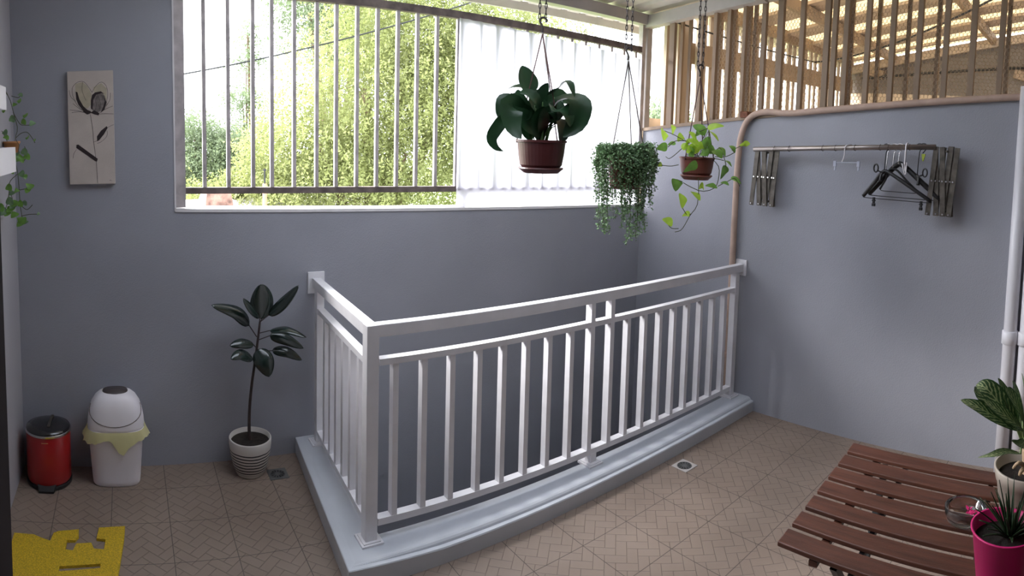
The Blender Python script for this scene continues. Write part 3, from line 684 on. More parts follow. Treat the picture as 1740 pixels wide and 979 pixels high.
rub = [([(270, 212), (272, 130), (268, 58)], 112, 0, (.1, -1, .15), .12), ([(300, 195, .02), (362, 140, .05), (432, 65, .07)], 58, 1, (-.5, -.6, .55), .25), ([(262, 205, .02), (225, 165, .05), (188, 122, .06)], 48, 1, (.5, -.7, .5), .25),
       ([(215, 240, 0), (160, 182, .03), (50, 152, .06)], 66, 1, (-.1, -.75, .65), .25), ([(305, 262, .03), (380, 258, .08), (465, 292, .12)], 46, 1, (.05, -.55, .85), .2), ([(305, 285, 0), (370, 298, .01), (452, 340, .02)], 56, 1, (0, -.9, .4), .25),
       ([(235, 325, 0), (180, 318, .02), (130, 330, .03)], 48, 1, (0, -.8, .6), .25), ([(232, 390, .02), (180, 366, .06), (135, 388, .08)], 52, 1, (0, -.8, .6), .3), ([(250, 345, .03), (282, 400, .07), (302, 465, .08)], 92, 1, (-.15, -.85, .35), .2), ([(315, 350, .01), (380, 355, .03), (445, 392, .04)], 52, 1, (0, -.8, .6), .25)]
for pts, wd, _, nv, fo in rub:
    P = [rc_(p[0], p[1], p[2] if len(p) > 2 else 0) for p in pts]
    bm = B(); leaf(bm, P, wd / 2.576 * 2.95 / 1062, nv, -fo, 12, 'ovate'); o = obj('leaf', bm, m_rubber, rp, smooth=True)
    md = o.modifiers.new('thick', 'SOLIDIFY'); md.thickness = .0012
bm = B()
for a, b in (((258, 235), (270, 212)), ((262, 225), (300, 195, .02)), ((260, 228), (262, 205, .02)), ((248, 290), (215, 240)), ((254, 275), (305, 262, .03)), ((250, 305), (305, 285)), ((243, 335), (235, 325)), ((240, 388), (232, 390, .02)), ((243, 355), (250, 345, .03)), ((243, 355), (315, 350, .01))):
    tube(bm, [rc_(*a), rc_(*b)], .0026, 6)
obj('leaf_stalks', bm, m_bark, rp)

# ------------------------------------------------------------------ hanging baskets
def pot_hanging(t, c, r, h, m, saucer=True):
    bm = B(); lathe(bm, [(r * .70, -.012), (r * .78, -.006), (r * .86, .006), (r * .93, h * .45), (r * .98, h * .9), (r * 1.03, h * .91), (r * 1.03, h), (r * .96, h), (r * .93, h * .88)], c, 40); obj('pot', bm, m, t, smooth=False)
    bm = B(); lathe(bm, [(r * .92, h * .82), (r * .9, h * .86), (.0001, h * .88)], c, 30); obj('soil', bm, m_soil, t)
    if saucer:
        bm = B(); lathe(bm, [(r * .62, -.032), (r * .70, -.033), (r * .92, -.012), (r * .90, -.006), (r * .80, -.010), (r * .60, -.012)], c, 40); obj('saucer', bm, m, t)
def hook(bm, p, s):      # S hook hanging from p downward
    p = Vector(p); pts = [p + rt * (s * a) + Vector((0, 0, s * b)) for a, b in ((.28, -.10), (.32, .12), (.12, .30), (-.12, .24), (-.22, 0), (-.08, -.3), (.02, -.6), (-.02, -.95))]
    tube(bm, pts, s * .10, 7, seg=20)
RT = Vector((rt.x, rt.y, 0)).normalized()
def hanging(cpx, potc, rpx, hpx, H, chx, ychain, yhook, label, m, cords, group='hanging plants', cordmat=None):
    c = ath(cpx, potc + hpx, H); r = rpx * H / FU; h = hpx * H / FV
    t = thing('hanging_plant', label, 'hanging plant', c)
    pot_hanging(t, c, r, h, m)
    hk = ath(chx, yhook[0], H); hb = ath(chx, yhook[1], H)
    top = ath(chx, ychain, H); top.z = min(rz(top.y) - .005, 3.2)
    bm = B(); s = .014 * RT
    for sg in (-1, 1): chain(bm, hk + s * sg + Vector((0, 0, .01)), Vector((hk.x, hk.y, rz(hk.y) - .004)) + s * sg)
    obj('chain', bm, m_chain, t)
    bm = B(); hook(bm, hk, (hk - hb).length * .95); obj('hook', bm, m_chain, t)
    for k, a in enumerate(cords):
        bm = B(); e = c + Vector((r * 1.0 * cos(a), r * 1.0 * sin(a), h * .97)); tube(bm, [hb, e], .0030, 5); tube(bm, [e + Vector((0, 0, .006)), e - Vector((0, 0, .012))], .005, 6)
        obj('cord', bm, cordmat or m_cord, t)
    return t, c, r, h
# 1: big dark-leaved plant
H1 = 2.9
t1_, c1, r1, h1 = hanging(919, 238, 42, 44, H1, 922, 0, (36, 58), 'hanging maroon pot with large dark drooping leaves, leftmost of the three baskets', m_pot, (2.6, 4.9, .2))
def lc(x, y, d=0): return ath(820 + x / 3.156, y / 3.156, H1 - d)
LIL = [([(262, 500), (235, 430), (212, 352)], 108, (.1, -1, .2)), ([(350, 515, .03), (400, 480, .06), (458, 440, .08), (492, 520, .10)], 66, (0, -.4, .9)),
       ([(345, 600), (430, 535, .05), (515, 545, .1), (500, 660, .12), (432, 735, .12)], 120, (0, -.75, .7)), ([(300, 560), (250, 480, -.02), (180, 465, -.03), (120, 485, -.05)], 62, (0, -.5, .85)),
       ([(230, 640), (170, 560, .04), (110, 545, .07), (80, 625, .09)], 72, (-.2, -.8, .5)), ([(250, 700), (190, 600, .07), (150, 575, .12), (160, 680, .14), (208, 745, .15)], 105, (-.2, -.95, .2)),
       ([(220, 640, .02), (140, 620, .05), (75, 690, .07), (48, 745, .07), (70, 790, .07), (112, 812, .07)], 52, (-.4, -.85, .1)), ([(300, 600), (320, 500, .0), (352, 445, .0)], 62, (0, -1, .2)),
       ([(270, 745), (235, 640, .04), (232, 560, .06)], 105, (0, -1, .1)), ([(320, 750), (300, 650, .05), (330, 570, .07)], 95, (0, -1, .1)), ([(310, 730), (330, 640, .06), (372, 600, .08), (392, 650, .1)], 70, (0, -1, .1)),
       ([(380, 640), (420, 640, .04), (430, 720, .06), (418, 765, .06)], 78, (.1, -1, .1)), ([(280, 700), (220, 640, .08), (165, 610, .12)], 92, (0, -1, .3)), ([(300, 620), (290, 540, .05), (240, 500, .07), (200, 500, .1)], 62, (0, -.8, .5)),
       ([(330, 620), (372, 560, -.03), (420, 520, -.06), (480, 560, -.1)], 90, (0, -.9, .4)), ([(290, 640), (280, 560, -.05), (300, 480, -.08)], 80, (0, -1, .1)), ([(200, 600, -.05), (160, 540, -.06), (130, 560, -.09)], 80, (0, -1, .2)), ([(250, 640, .05), (205, 560, .06), (190, 480, .05)], 80, (0, -1, .2)), ([(340, 640), (395, 590, .1), (450, 600, .14), (470, 680, .15)], 90, (0, -.9, .3))]
for pts, wd, nv in LIL:
    bm = B(); P = [lc(*p) for p in pts]; leaf(bm, P, wd * 1.32 / 3.156 * H1 / FU, nv, .18, 14, 'lance' if wd < 66 else 'ovate'); obj('leaf', bm, m_lily, t1_, smooth=True)
bm = B()
random.seed(3)
for k in range(26):
    bx_ = random.uniform(255, 345); tx = bx_ + (bx_ - 300) * random.uniform(.4, 1.5); tube(bm, [lc(bx_, 765, random.uniform(-.05, .05)), lc((bx_ + tx) / 2 + 4, 660), lc(tx, random.uniform(520, 600), random.uniform(-.04, .05))], .0028, 6, seg=6)
for k in range(5): tube(bm, [lc(310 + k * 8, 755), lc(335 + k * 8, 690), lc(385 + k * 2, 620 + k * 14)], .003, 6, seg=5)
obj('leaf_stalks', bm, m_stem, t1_, smooth=True)
# 2: trailing small-leaved plant
H2 = 3.2
t2_, c2, r2, h2 = hanging(1063, 262, 32, 48, H2, 1068, 0, (86, 104), 'hanging pot overgrown by tiny-leaved trailing greenery, middle of the three baskets', m_pot2, (3.0, 5.2, .5), cordmat=m_chain)
random.seed(11)
def sc(x, y, d=0): return ath(990 + x / 2.645, 60 + y / 2.645, H2 - d)
def tiny(V, F, p, s):
    a = random.uniform(0, 2 * pi); b = random.uniform(-.9, .9)
    u = Vector((cos(a), sin(a), b)).normalized() * s; n_ = Vector((random.uniform(-1, 1), random.uniform(-1, 1), random.uniform(-.2, 1))).normalized(); v_ = u.cross(n_).normalized() * s * .75
    i = len(V); V += [p - u * .1, p + u * .45 + v_ * .5, p + u, p + u * .45 - v_ * .5]; F.append((i, i + 1, i + 2, i + 3))
V, F = [], []; st = B()
ends = [(70, 740), (90, 900), (105, 880), (125, 780), (85, 830), (165, 800), (185, 860), (200, 920), (215, 940), (235, 870), (255, 840), (275, 790), (290, 770), (310, 660), (330, 640), (60, 620), (75, 600), (240, 900), (205, 830), (180, 760), (145, 740), (280, 720), (110, 860), (320, 690), (100, 700), (140, 830), (225, 780), (262, 900), (80, 880), (305, 740), (190, 700), (335, 600), (65, 660), (245, 760), (270, 850), (215, 690), (100, 790), (92, 640), (300, 620), (288, 680)]
for ex, ey in ends * 2:
    ex += random.uniform(-12, 12); ey += random.uniform(-25, 15); th = math.acos(max(-1, min(1, (ex - 195) / 135))); fr = random.choice((-1, 1, 1))
    d = sin(th) * .10 * fr
    if fr > 0 and 110 < ex < 185 and ey < 720: continue
    P = [c2 + RT * (ex - 195) / 2.645 * H2 / FU * .6 + Vector((0, -d * .5, h2 * .95)), sc(ex * .9 + 20, 500 + random.uniform(-12, 12), d), sc(ex, 560, d * 1.15), sc(ex + random.uniform(-8, 8), (560 + ey) / 2, d * 1.1), sc(ex + random.uniform(-12, 12), ey, d)]
    Q = crom(P, 36); tube(st, Q[::3], .0011, 4)
    ln = sum((Q[i + 1] - Q[i]).length for i in range(36)); nl = int(ln / .0032)
    for k in range(nl):
        f = k / nl * 36; i = min(35, int(f)); p = Q[i].lerp(Q[i + 1], f - i) + Vector([random.gauss(0, .006) for _ in range(3)]); tiny(V, F, p, random.uniform(.010, .016))
for k in range(3200):   # mound
    a = random.uniform(0, 2 * pi); rad = random.random() ** .5; x_ = cos(a) * rad; y_ = sin(a) * rad
    z_ = h2 * .9 + .035 * (1 - rad * rad) + random.uniform(-.015, .03); p = c2 + Vector((x_ * .155, y_ * .155, z_))
    if rad > .8: p.z -= random.uniform(0, .06)
    if random.random() < .5 and (p - c2).dot(RT) < .0 and (p - c2).dot(fw) < -.08: continue
    tiny(V, F, p, random.uniform(.008, .013))
for k in range(900):   # dense right-hand side covering the pot
    p = sc(random.uniform(205, 325), random.uniform(510, 670), .10 + random.uniform(-.03, .03)); tiny(V, F, p, random.uniform(.008, .012))
for k in range(300):
    p = sc(random.gauss(165, 22), random.uniform(480, 545), .09); tiny(V, F, p, .010)
me = bpy.data.meshes.new('trailing_leaves'); me.from_pydata([tuple(v_ - c2) for v_ in V], [], F); me.materials.append(m_fine)
o = bpy.data.objects.new('trailing_leaves', me); C.objects.link(o); o.parent = t2_; o['kind'] = 'stuff'
o = obj('trailing_stems', st, m_vine, t2_); o['kind'] = 'stuff'
# 3: pothos
H3 = 3.3
t3_, c3, r3, h3 = hanging(1183, 267, 30, 28, H3, 1190, 0, (115, 132), 'hanging reddish pot of lime green heart-leaved vines, rightmost of the three baskets', m_pot2, (3.1, 5.0, .3))
def pc(x, y, d=0): return ath(1100 + x / 3.765, 160 + y / 3.765, H3 - d)
POT = [(1, 105, 232, 105, 300, 62, .05), (1, 165, 200, 160, 262, 46, .04), (0, 128, 340, 55, 352, 42, .05), (0, 182, 318, 128, 326, 22, .03), (1, 225, 262, 195, 305, 40, .04), (1, 385, 218, 492, 205, 34, .03), (1, 392, 235, 456, 302, 40, .05), (0, 372, 255, 290, 200, 55, .04),
       (1, 590, 330, 658, 318, 34, .08), (0, 530, 330, 560, 378, 36, .08), (0, 425, 360, 478, 412, 64, .09), (0, 462, 340, 498, 400, 44, .02), (0, 495, 425, 540, 466, 28, .08), (0, 505, 460, 468, 545, 52, .08), (0, 535, 535, 600, 575, 34, .08), (0, 470, 565, 522, 585, 28, .08), (0, 185, 545, 182, 622, 76, .1),
       (0, 372, 585, 448, 602, 52, .1), (1, 360, 590, 328, 610, 40, .06), (1, 285, 625, 338, 682, 62, .09), (1, 222, 642, 222, 732, 62, .1), (1, 275, 765, 222, 782, 30, .08), (1, 112, 792, 155, 848, 48, .1), (1, 95, 450, 65, 465, 26, .06), (0, 320, 445, 230, 500, 46, .12), (1, 330, 330, 250, 290, 55, .08), (1, 300, 350, 250, 375, 50, .09),
       (1, 310, 300, 265, 240, 45, .05), (0, 360, 290, 400, 340, 60, .07), (1, 290, 380, 330, 330, 50, .08), (0, 345, 370, 385, 395, 60, .09), (0, 395, 380, 420, 330, 50, .06), (1, 250, 350, 215, 330, 45, .08), (0, 310, 270, 345, 235, 50, .02), (1, 355, 320, 325, 360, 40, .1), (0, 270, 330, 300, 380, 40, .1), (1, 240, 330, 270, 300, 36, .06), (0, 380, 340, 350, 300, 44, .1), (0, 300, 390, 260, 395, 30, .1)]
for k, (br, xa_, ya_, xb_, yb_, wd, d) in enumerate(POT):
    random.seed(k); a_, b_ = pc(xa_, ya_, d), pc(xb_, yb_, d + random.uniform(-.01, .03)); mid = a_.lerp(b_, .5) + Vector((0, 0, .006)) - fw * .006
    nv = (Vector((random.uniform(-.3, .3), -1, random.uniform(0, .5)))).normalized()
    bm = B(); leaf(bm, [a_, mid, b_], wd * 1.25 / 3.765 * H3 / FU, nv, .12, 8, 'heart' if wd > 30 else 'lance'); obj('leaf', bm, m_pothos if br else m_pothosd, t3_, smooth=True)
bm = B()
random.seed(5)
for k, (br, xa_, ya_, xb_, yb_, wd, d) in enumerate(POT):
    if 200 < xa_ < 430 and ya_ < 400: tube(bm, [c3 + Vector((random.uniform(-.05, .05), random.uniform(-.05, .05), h3 * .85)), pc(xa_, ya_, d)], .0016, 5)
for pts in ([(425, 425), (458, 470), (455, 540), (430, 600), (350, 622), (270, 590), (228, 565)], [(320, 400), (325, 680), (270, 780), (220, 865), (175, 882)], [(200, 452), (150, 460), (90, 455)], [(240, 330), (180, 385), (140, 412), (118, 400)], [(430, 400), (500, 400), (560, 372)], [(540, 360), (600, 330)], [(450, 590), (510, 560), (560, 540), (590, 590)],
            [(225, 560), (185, 545)], [(250, 770), (225, 730)], [(270, 775), (275, 765)], [(420, 400), (440, 360), (470, 350), (500, 440), (500, 465)], [(250, 300), (180, 300), (130, 340)], [(240, 300), (170, 260), (110, 235)], [(200, 860), (150, 855), (115, 800)], [(330, 240), (385, 218)], [(395, 330), (392, 235)], [(420, 410), (470, 420), (490, 425)]):
    tube(bm, [pc(x_, y_, .09 if y_ > 400 else .06) for x_, y_ in pts], .0021, 6, seg=14)
obj('vines', bm, m_vine, t3_, smooth=True)

# ------------------------------------------------------------------ wall drying rack and hangers
XR = R - .105
rk = thing('drying_rack', 'metal clothes-drying rail on folded scissor arms, high on the right wall', 'drying rack', (R, 1.4, 1.55))
ya, yb = 2.035, .925
def rkz(y): return 1.700 + .062 * (ya - y)
for y_, z0_, z1_, seedk in ((ya, 1.345, 1.71, 1), (yb, 1.385, 1.775, 2)):
    arm = None
    for k in range(7):
        yo = y_ - k * (.0235 if seedk == 1 else .0195); xo = XR + .004 + .009 * (k % 3); lean = .013 * (1 if k % 2 else -1)
        bm = B(); beam(bm, (xo, yo - lean, z0_ + .004), (xo, yo + lean, z1_ - .008), .006, .028, (0, 1, 0)); obj('arm_strip', bm, m_arm, rk)
        for zz, yy in (((z0_ + z1_) / 2, yo), (z0_ + .015, yo - lean)):
            bm = B(); tube(bm, [(xo - .010, yy, zz), (xo + .012, yy, zz)], .005, 8); obj('pivot', bm, m_chrome, rk)
    bm = B(); beam(bm, (XR, y_ - .07, z0_ + .03), (R, y_ - .07, z0_ + .03), .012, .012); obj('stand_off', bm, m_arm, rk)
    bm = B(); beam(bm, (XR, y_ - .07, z1_ - .03), (R, y_ - .07, z1_ - .03), .012, .012); obj('stand_off', bm, m_arm, rk)
    bm = B(); box(bm, R - .008, R, y_ - .085, y_ - .055, z0_, z1_); obj('wall_bracket', bm, m_arm, rk)
bm = B(); tube(bm, [(XR, ya + .01, rkz(ya) - .004), (XR, yb - .01, rkz(yb) - .004)], .0150, 14); obj('rail', bm, m_rail, rk, smooth=True)
for y_ in (1.90, 1.80, 1.58, 1.50, 1.38, 1.23, 1.18, 1.06):
    bm = B(); tube(bm, [(XR + 0.0172 * cos(a), y_ + .002 * sin(a * 2), rkz(y_) - .004 + .0172 * sin(a)) for a in [2 * pi * k / 14 for k in range(14)]], .0014, 5, closed=True); obj('ring', bm, m_arm, rk)
def hk_(bm, y, z0, r=.0024, drop=.055):       # hanger hook over the rail at y, shank ending at z0
    z = rkz(y) - .004; pts = [(XR - .004, y + .018, z - .006), (XR, y + .017, z + .012), (XR + .0, y + .004, z + .0185), (XR, y - .012, z + .013), (XR - .006, y - .014, z - .010), (XR - .018, y - .004, z - .03), (XR - .02, y, z0)]
    tube(bm, pts, r, 6, seg=18)
def hp(x, y): return atx(1420 + x / 6.527, 230 + y / 6.527, XR - .02)
def hanger_full(y, label, slope, ends, zc, m=m_black, clips=(), thick=.006, xo=0, barz=0):
    t = thing('clothes_hanger', label, 'clothes hanger', (XR, y, zc), 'hangers on the drying rail')
    bm = B(); hk_(bm, y, zc + .005, .0026); o = obj('hook', bm, m_chrome if m is m_black else m, t, smooth=True)
    yl, yr, ze = ends; X = XR - .02 + xo
    bm = B(); tube(bm, [(X + .01, yl, ze), (X, (yl * .55 + y * .45), ze + (zc - ze) * .50), (X, y + .02, zc - .003), (X, y - .02, zc - .003), (X, (yr * .55 + y * .45), ze + (zc - ze) * .5), (X + .01, yr, ze)], [thick * 1.0, thick * 1.0], 8, seg=24); obj('shoulders', bm, m, t, smooth=True)
    bm = B(); tube(bm, [(X + .01, yl, ze), (X + .005, yl - .02, ze - .008), (X, (yl + yr) / 2, ze - .008 + barz), (X + .005, yr + .02, ze - .008), (X + .01, yr, ze)], .0024, 6, seg=20); obj('bar', bm, m, t, smooth=True)
    for cy_ in clips:
        bm = B(); box(bm, X - .007, X + .007, cy_ - .006, cy_ + .006, ze - .035, ze - .002); box(bm, X - .010, X + .010, cy_ - .008, cy_ + .008, ze - .052, ze - .036); tube(bm, [(X, cy_ - .011, ze - .02), (X, cy_ + .011, ze - .02)], .004, 6)
        obj('clip', bm, m_black, t, bevel=.001)
    return t
y_l, y_r = hp(298, 680).y, hp(1110, 700).y
hanger_full(hp(570, 200).y, 'black plastic clothes hanger with two trouser clips, frontmost on the rail', 0, (y_l, hp(1050, 690).y, hp(298, 672).z), hp(590, 430).z + .01, clips=(hp(420, 760).y, hp(945, 780).y), thick=.011)
hanger_full(hp(700, 220).y, 'broad-shouldered black hanger behind the clip hanger, reaching to the right arms', 0, (y_l - .02, y_r - .01, hp(298, 655).z + .005), hp(690, 330).z, thick=.015, xo=.032)
hanger_full(hp(640, 240).y, 'thin dark hanger between the two broader black ones', 0, (y_l + .01 - .10, hp(900, 600).y, hp(500, 600).z), hp(640, 380).z, thick=.006, xo=.015)
# small hooks with round ends
def knob_hook(y, zc, side, label):
    t = thing('clip_hanger', label, 'clothes hanger', (XR, y, zc), 'small black clip hangers on the drying rail')
    bm = B(); hk_(bm, y, zc, .0028); obj('hook', bm, m_black, t, smooth=True)
    bm = B(); tube(bm, [(XR - .02, y, zc), (XR - .03, y + side * .012, zc - .02), (XR - .035, y + side * .012, zc - .055)], [.006, .010], 8, seg=8); obj('clip_body', bm, m_black, t, smooth=True)
    bm = B(); tube(bm, [(XR - .03 + .004 * cos(a), y + side * .045 + .014 * cos(a), zc + .015 + .022 * sin(a)) for a in [2 * pi * k / 14 for k in range(14)]], .0045, 6, closed=True); beam(bm, (XR - .03, y, zc - .01), (XR - .03, y + side * .035, zc + .002), .005, .008); obj('grip_ring', bm, m_black, t, smooth=True)
knob_hook(hp(548, 240).y, hp(550, 400).z, 1, 'black clip hanger at the left of the dark bunch, round grip to the left')
knob_hook(hp(920, 200).y, hp(900, 440).z, -1, 'black clip hanger near the right arms, round grip to the right')
t = thing('green_tag_hook', 'short black hook with a lime green peg, beside the right arms', 'hook', (XR, hp(970, 200).y, hp(970, 260).z))
bm = B(); hk_(bm, hp(970, 100).y, hp(970, 200).z, .0032); obj('hook', bm, m_black, t, smooth=True)
q = hp(972, 240); bm = B(); hexa(bm, [(q.x - .004, q.y - .002, q.z - .024), (q.x + .004, q.y - .002, q.z - .024), (q.x + .004, q.y + .003, q.z - .024), (q.x - .004, q.y + .003, q.z - .024), (q.x - .004, q.y - .012, q.z + .016), (q.x + .004, q.y - .012, q.z + .016), (q.x + .004, q.y + .010, q.z + .016), (q.x - .004, q.y + .010, q.z + .016)]); obj('peg', bm, m_lime, t)
# white peg hanger near the middle-right
y_ = hp(778, 200).y; zc = hp(778, 330).z
t = thing('white_hook', 'white plastic hook with a folded peg, among the black hangers', 'hook', (XR, y_, zc))
bm = B(); z = rkz(y_) - .004; tube(bm, [(XR + .016, y_, z - .004), (XR + .010, y_, z + .017), (XR - .006, y_, z + .021), (XR - .022, y_, z + .006), (XR - .026, y_, z - .06), (XR - .026, y_, zc)], .0042, 8, seg=18); obj('hook', bm, m_bin, t, smooth=True)
bm = B(); tube(bm, [hp(735, 310), hp(760, 420), hp(775, 425), hp(790, 300)], .003, 6, seg=12); tube(bm, [hp(760, 300), hp(770, 400), hp(782, 300)], .003, 6, seg=8); obj('peg', bm, m_bin, t, smooth=True)
# clear clip hanger
y_ = hp(95, 200).y; zc = hp(70, 290).z
t = thing('clip_hanger', 'clear plastic clip hanger with a white hook, alone in mid-rail', 'clothes hanger', (XR, y_, zc))
bm = B(); z = rkz(y_) - .004; tube(bm, [hp(150, 105) + Vector((.03, 0, 0)), hp(130, 110), hp(105, 130), hp(95, 230), hp(70, 295)], .0034, 8, seg=14); obj('hook', bm, m_bin, t, smooth=True)
q1, q2 = hp(-5, 300), hp(255, 305)
bm = B(); tube(bm, [q1, q2], .0032, 6); obj('bar', bm, m_clear, t)
for q in (q1, q2):
    bm = B(); box(bm, q.x - .008, q.x + .003, q.y - .009, q.y + .009, q.z - .024, q.z + .008); box(bm, q.x - .006, q.x + .002, q.y - .006, q.y + .004, q.z - .046, q.z - .022); obj('clip', bm, m_clear, t, bevel=.002)
    

# ------------------------------------------------------------------ slatted folding table
ZT = .70
tb = thing('slatted_table', 'dark-stained wooden slatted folding table on black legs, right foreground', 'table', (1.62, .45, 0))
far = atz(1450, 752, ZT); near = atz(1320, 921, ZT); fr = atz(1690, 802, ZT)
dn = (near - far); dn.z = 0; sd_ = (fr - far); sd_.z = 0; sd_ = sd_.normalized(); SL = .68
side_n = Vector((-sd_.y, sd_.x, 0)); 
dn = dn - sd_ * 0; per = dn.dot(side_n); N = 7; pitch = dn / (N - .24)
if per < 0: side_n = -side_n
wd = abs(dn.dot(side_n)) / (N - .24) * .80
for k in range(N):
    p = far + pitch * k; a = p; bq = p + sd_ * SL; wv = pitch * .73
    bm = B(); hexa(bm, [(a.x, a.y, ZT - .013), (bq.x, bq.y, ZT - .013), (bq.x + wv.x, bq.y + wv.y, ZT - .013), (a.x + wv.x + pitch.x * 0, a.y + wv.y, ZT - .013), (a.x, a.y, ZT), (bq.x, bq.y, ZT), (bq.x + wv.x, bq.y + wv.y, ZT), (a.x + wv.x, a.y + wv.y, ZT)])
    obj('slat', bm, m_wood, tb, bevel=.003)
for s_ in (.10, .20, .48, .58):
    bm = B(); a = far + sd_ * s_; bq = a + pitch * (N - .3); beam(bm, (a.x, a.y, ZT - .024), (bq.x, bq.y, ZT - .024), .022 if s_ in (.1, .58) else .014, .014); obj('cross_bar', bm, m_iron if s_ in (.2, .48) else m_wood, tb)
pd = pitch.normalized(); Wt = pitch.length * (N - .2)
for s_ in (.13, .56):
    a = far + sd_ * s_
    for u0, u1, off in ((.06, .94, 0), (.94, .06, .018)):
        bm = B(); p = a + pd * Wt * u0 + sd_ * off; q = a + pd * Wt * u1 + sd_ * off; beam(bm, (p.x, p.y, ZT - .03), (q.x, q.y, .008), .018, .018, (sd_.x, sd_.y, 0)); obj('leg', bm, m_iron, tb)
for u in (.06, .94):
    bm = B(); p = far + pd * Wt * u + sd_ * .13; q = p + sd_ * .43; tube(bm, [(p.x, p.y, .02), (q.x, q.y, .02)], .008, 8); obj('foot_bar', bm, m_iron, tb)

# glass ashtray
ac = atz(1639, 882, ZT); ac.z = ZT + .0005
ash = thing('ashtray', 'round clear glass ashtray with pink scraps, on the slatted table', 'ashtray', ac)
bm = B(); lathe(bm, [(.040, 0), (.050, .002), (.056, .020), (.057, .036), (.054, .038), (.049, .036), (.046, .016), (.038, .010), (.0001, .010)], ac, 48); obj('bowl', bm, gl, ash, smooth=True)
bm = B(); random.seed(4)
for k in range(26):
    a = random.uniform(-1.9, .4); r = random.uniform(.0, .028); p = Vector((ac.x + .008 + r * cos(a), ac.y - .008 + r * sin(a), ac.z + .0125)); beam(bm, p, p + Vector((random.uniform(-.009, .009), random.uniform(-.009, .009) + .001, .003)), .004, .002)
obj('pink_scraps', bm, m_pink, ash)

# beige pot with patterned leaves
g = ath(1748, 795, 1.68); g.z = ZT + .0005; HA = 1.68
ag = thing('potted_plant', 'beige pot of green leaves with pale feathered veins, at the right edge', 'potted plant', g)
hh = .165
bm = B(); lathe(bm, [(.062, 0), (.066, .003), (.086, hh - .035), (.089, hh - .034), (.095, hh - .002), (.094, hh), (.089, hh), (.083, hh - .03)], g, 48); obj('pot', bm, m_beige, ag, smooth=True)
bm = B(); lathe(bm, [(.080, hh - .04), (.0845, hh - .028), (.03, hh - .022), (.0001, hh - .022)], g, 36); obj('soil', bm, m_soil, ag)
def ac_(x, y, d=0): return ath(1580 + x / 2.725, 620 + y / 2.725, HA - d)
AG = [([(430, 300, .05), (370, 250, .10), (300, 200, .12), (250, 165, .12)], 70, (-.2, -.7, .7)), ([(440, 290, .04), (410, 200, .09), (365, 130, .10), (350, 110, .1)], 78, (-.1, -.9, .4)), ([(420, 302, .02), (300, 240, .06), (220, 195, .08), (143, 163, .08)], 74, (-.3, -.6, .7)), ([(400, 285, .03), (330, 190, .06), (262, 110, .06), (215, 92, .05)], 112, (-.4, -.85, .35)), ([(410, 280, 0), (360, 170, .02), (315, 62, .02)], 96, (-.1, -1, .2)), ([(430, 260, -.02), (400, 150, -.02), (382, 75, -.02)], 90, (0, -1, .2)),
      ([(445, 250, 0), (440, 140, .02), (425, 40, .04)], 100, (.3, -1, .2)), ([(440, 350, .04), (420, 372, .07), (378, 352, .09)], 46, (-.1, -.5, .8)), ([(420, 412, .05), (350, 402, .09), (290, 418, .12), (222, 430, .12)], 34, (-.1, -.35, .95)), ([(455, 270, 0), (520, 150, .05), (560, 100, .08)], 100, (.4, -1, .3)), ([(455, 300, 0), (560, 230, .05), (640, 220, .08)], 90, (.4, -.7, .6)), ([(440, 300, -.03), (380, 220, -.06), (330, 200, -.08)], 90, (-.2, -1, .3)), ([(450, 300, -.05), (460, 180, -.08), (480, 90, -.1)], 90, (0, -1, .2)),
      ([(405, 290, .02), (300, 180, .03), (230, 130, .03), (222, 110, .02)], 100, (-.3, -.8, .5))]
for pts, wd_, nv in AG:
    bm = B(); leaf(bm, [ac_(*p) for p in pts], wd_ * 1.15 / 2.725 * HA / FU, nv, .2, 12, 'ovate'); obj('leaf', bm, m_agl, ag, smooth=True)
bm = B()
for p in AG[:6] + AG[7:]:
    tube(bm, [ac_(445, 400), ac_((445 + p[0][0][0]) / 2 - 4, 340), ac_(*p[0][0])], .0028, 6, seg=6)
obj('leaf_stalks', bm, mat('pale_stalk', (.30, .40, .16), .5), ag, smooth=True)
bm = B(); tube(bm, [(g.x, g.y, ZT + hh - .03), ac_(452, 440), ac_(448, 390)], [.017, .013], 10, seg=8); tube(bm, [ac_(445, 470, .03), ac_(410, 455, .05), ac_(385, 480, .05)], [.008, .003], 8, seg=6); tube(bm, [ac_(445, 480, .03), ac_(425, 490, .05), ac_(415, 512, .05)], [.008, .004], 8, seg=6); obj('cane', bm, m_cane, ag, smooth=True)

# pink pot with spiky plant
g = ath(1709, 893, 1.43); g.z = ZT + .0005; hh = .138
pk = thing('potted_succulent', 'hot pink pot holding a dark spiky succulent, bottom right corner of the table', 'potted plant', g)
bm = B(); lathe(bm, [(.056, 0), (.060, .003), (.078, hh - .004), (.082, hh - .002), (.082, hh), (.077, hh), (.072, hh - .03)], g, 56); obj('pot', bm, m_pink, pk, smooth=True)
bm = B(); lathe(bm, [(.070, hh - .045), (.0735, hh - .030), (.03, hh - .026), (.0001, hh - .025)], g, 36); obj('soil', bm, m_soil, pk)
random.seed(9); cc = Vector((g.x + .012, g.y - .012, ZT + hh - .03))
for k in range(34):
    a = k * 2.4; el = .35 + 1.05 * (k / 34); ln = random.uniform(.10, .145) if k > 8 else .08
    dr = Vector((cos(a) * cos(el), sin(a) * cos(el), sin(el))); bs = cc + Vector((cos(a), sin(a), 0)) * .008
    bm = B(); leaf(bm, [bs, bs + dr * ln * .5 + Vector((0, 0, .006)), bs + dr * ln + Vector((0, 0, .0))], .013, (-cos(a) * sin(el), -sin(a) * sin(el), cos(el)), .5, 6, 'spike'); o = obj('leaf', bm, m_aloe, pk, smooth=True)
    md = o.modifiers.new('thick', 'SOLIDIFY'); md.thickness = .002

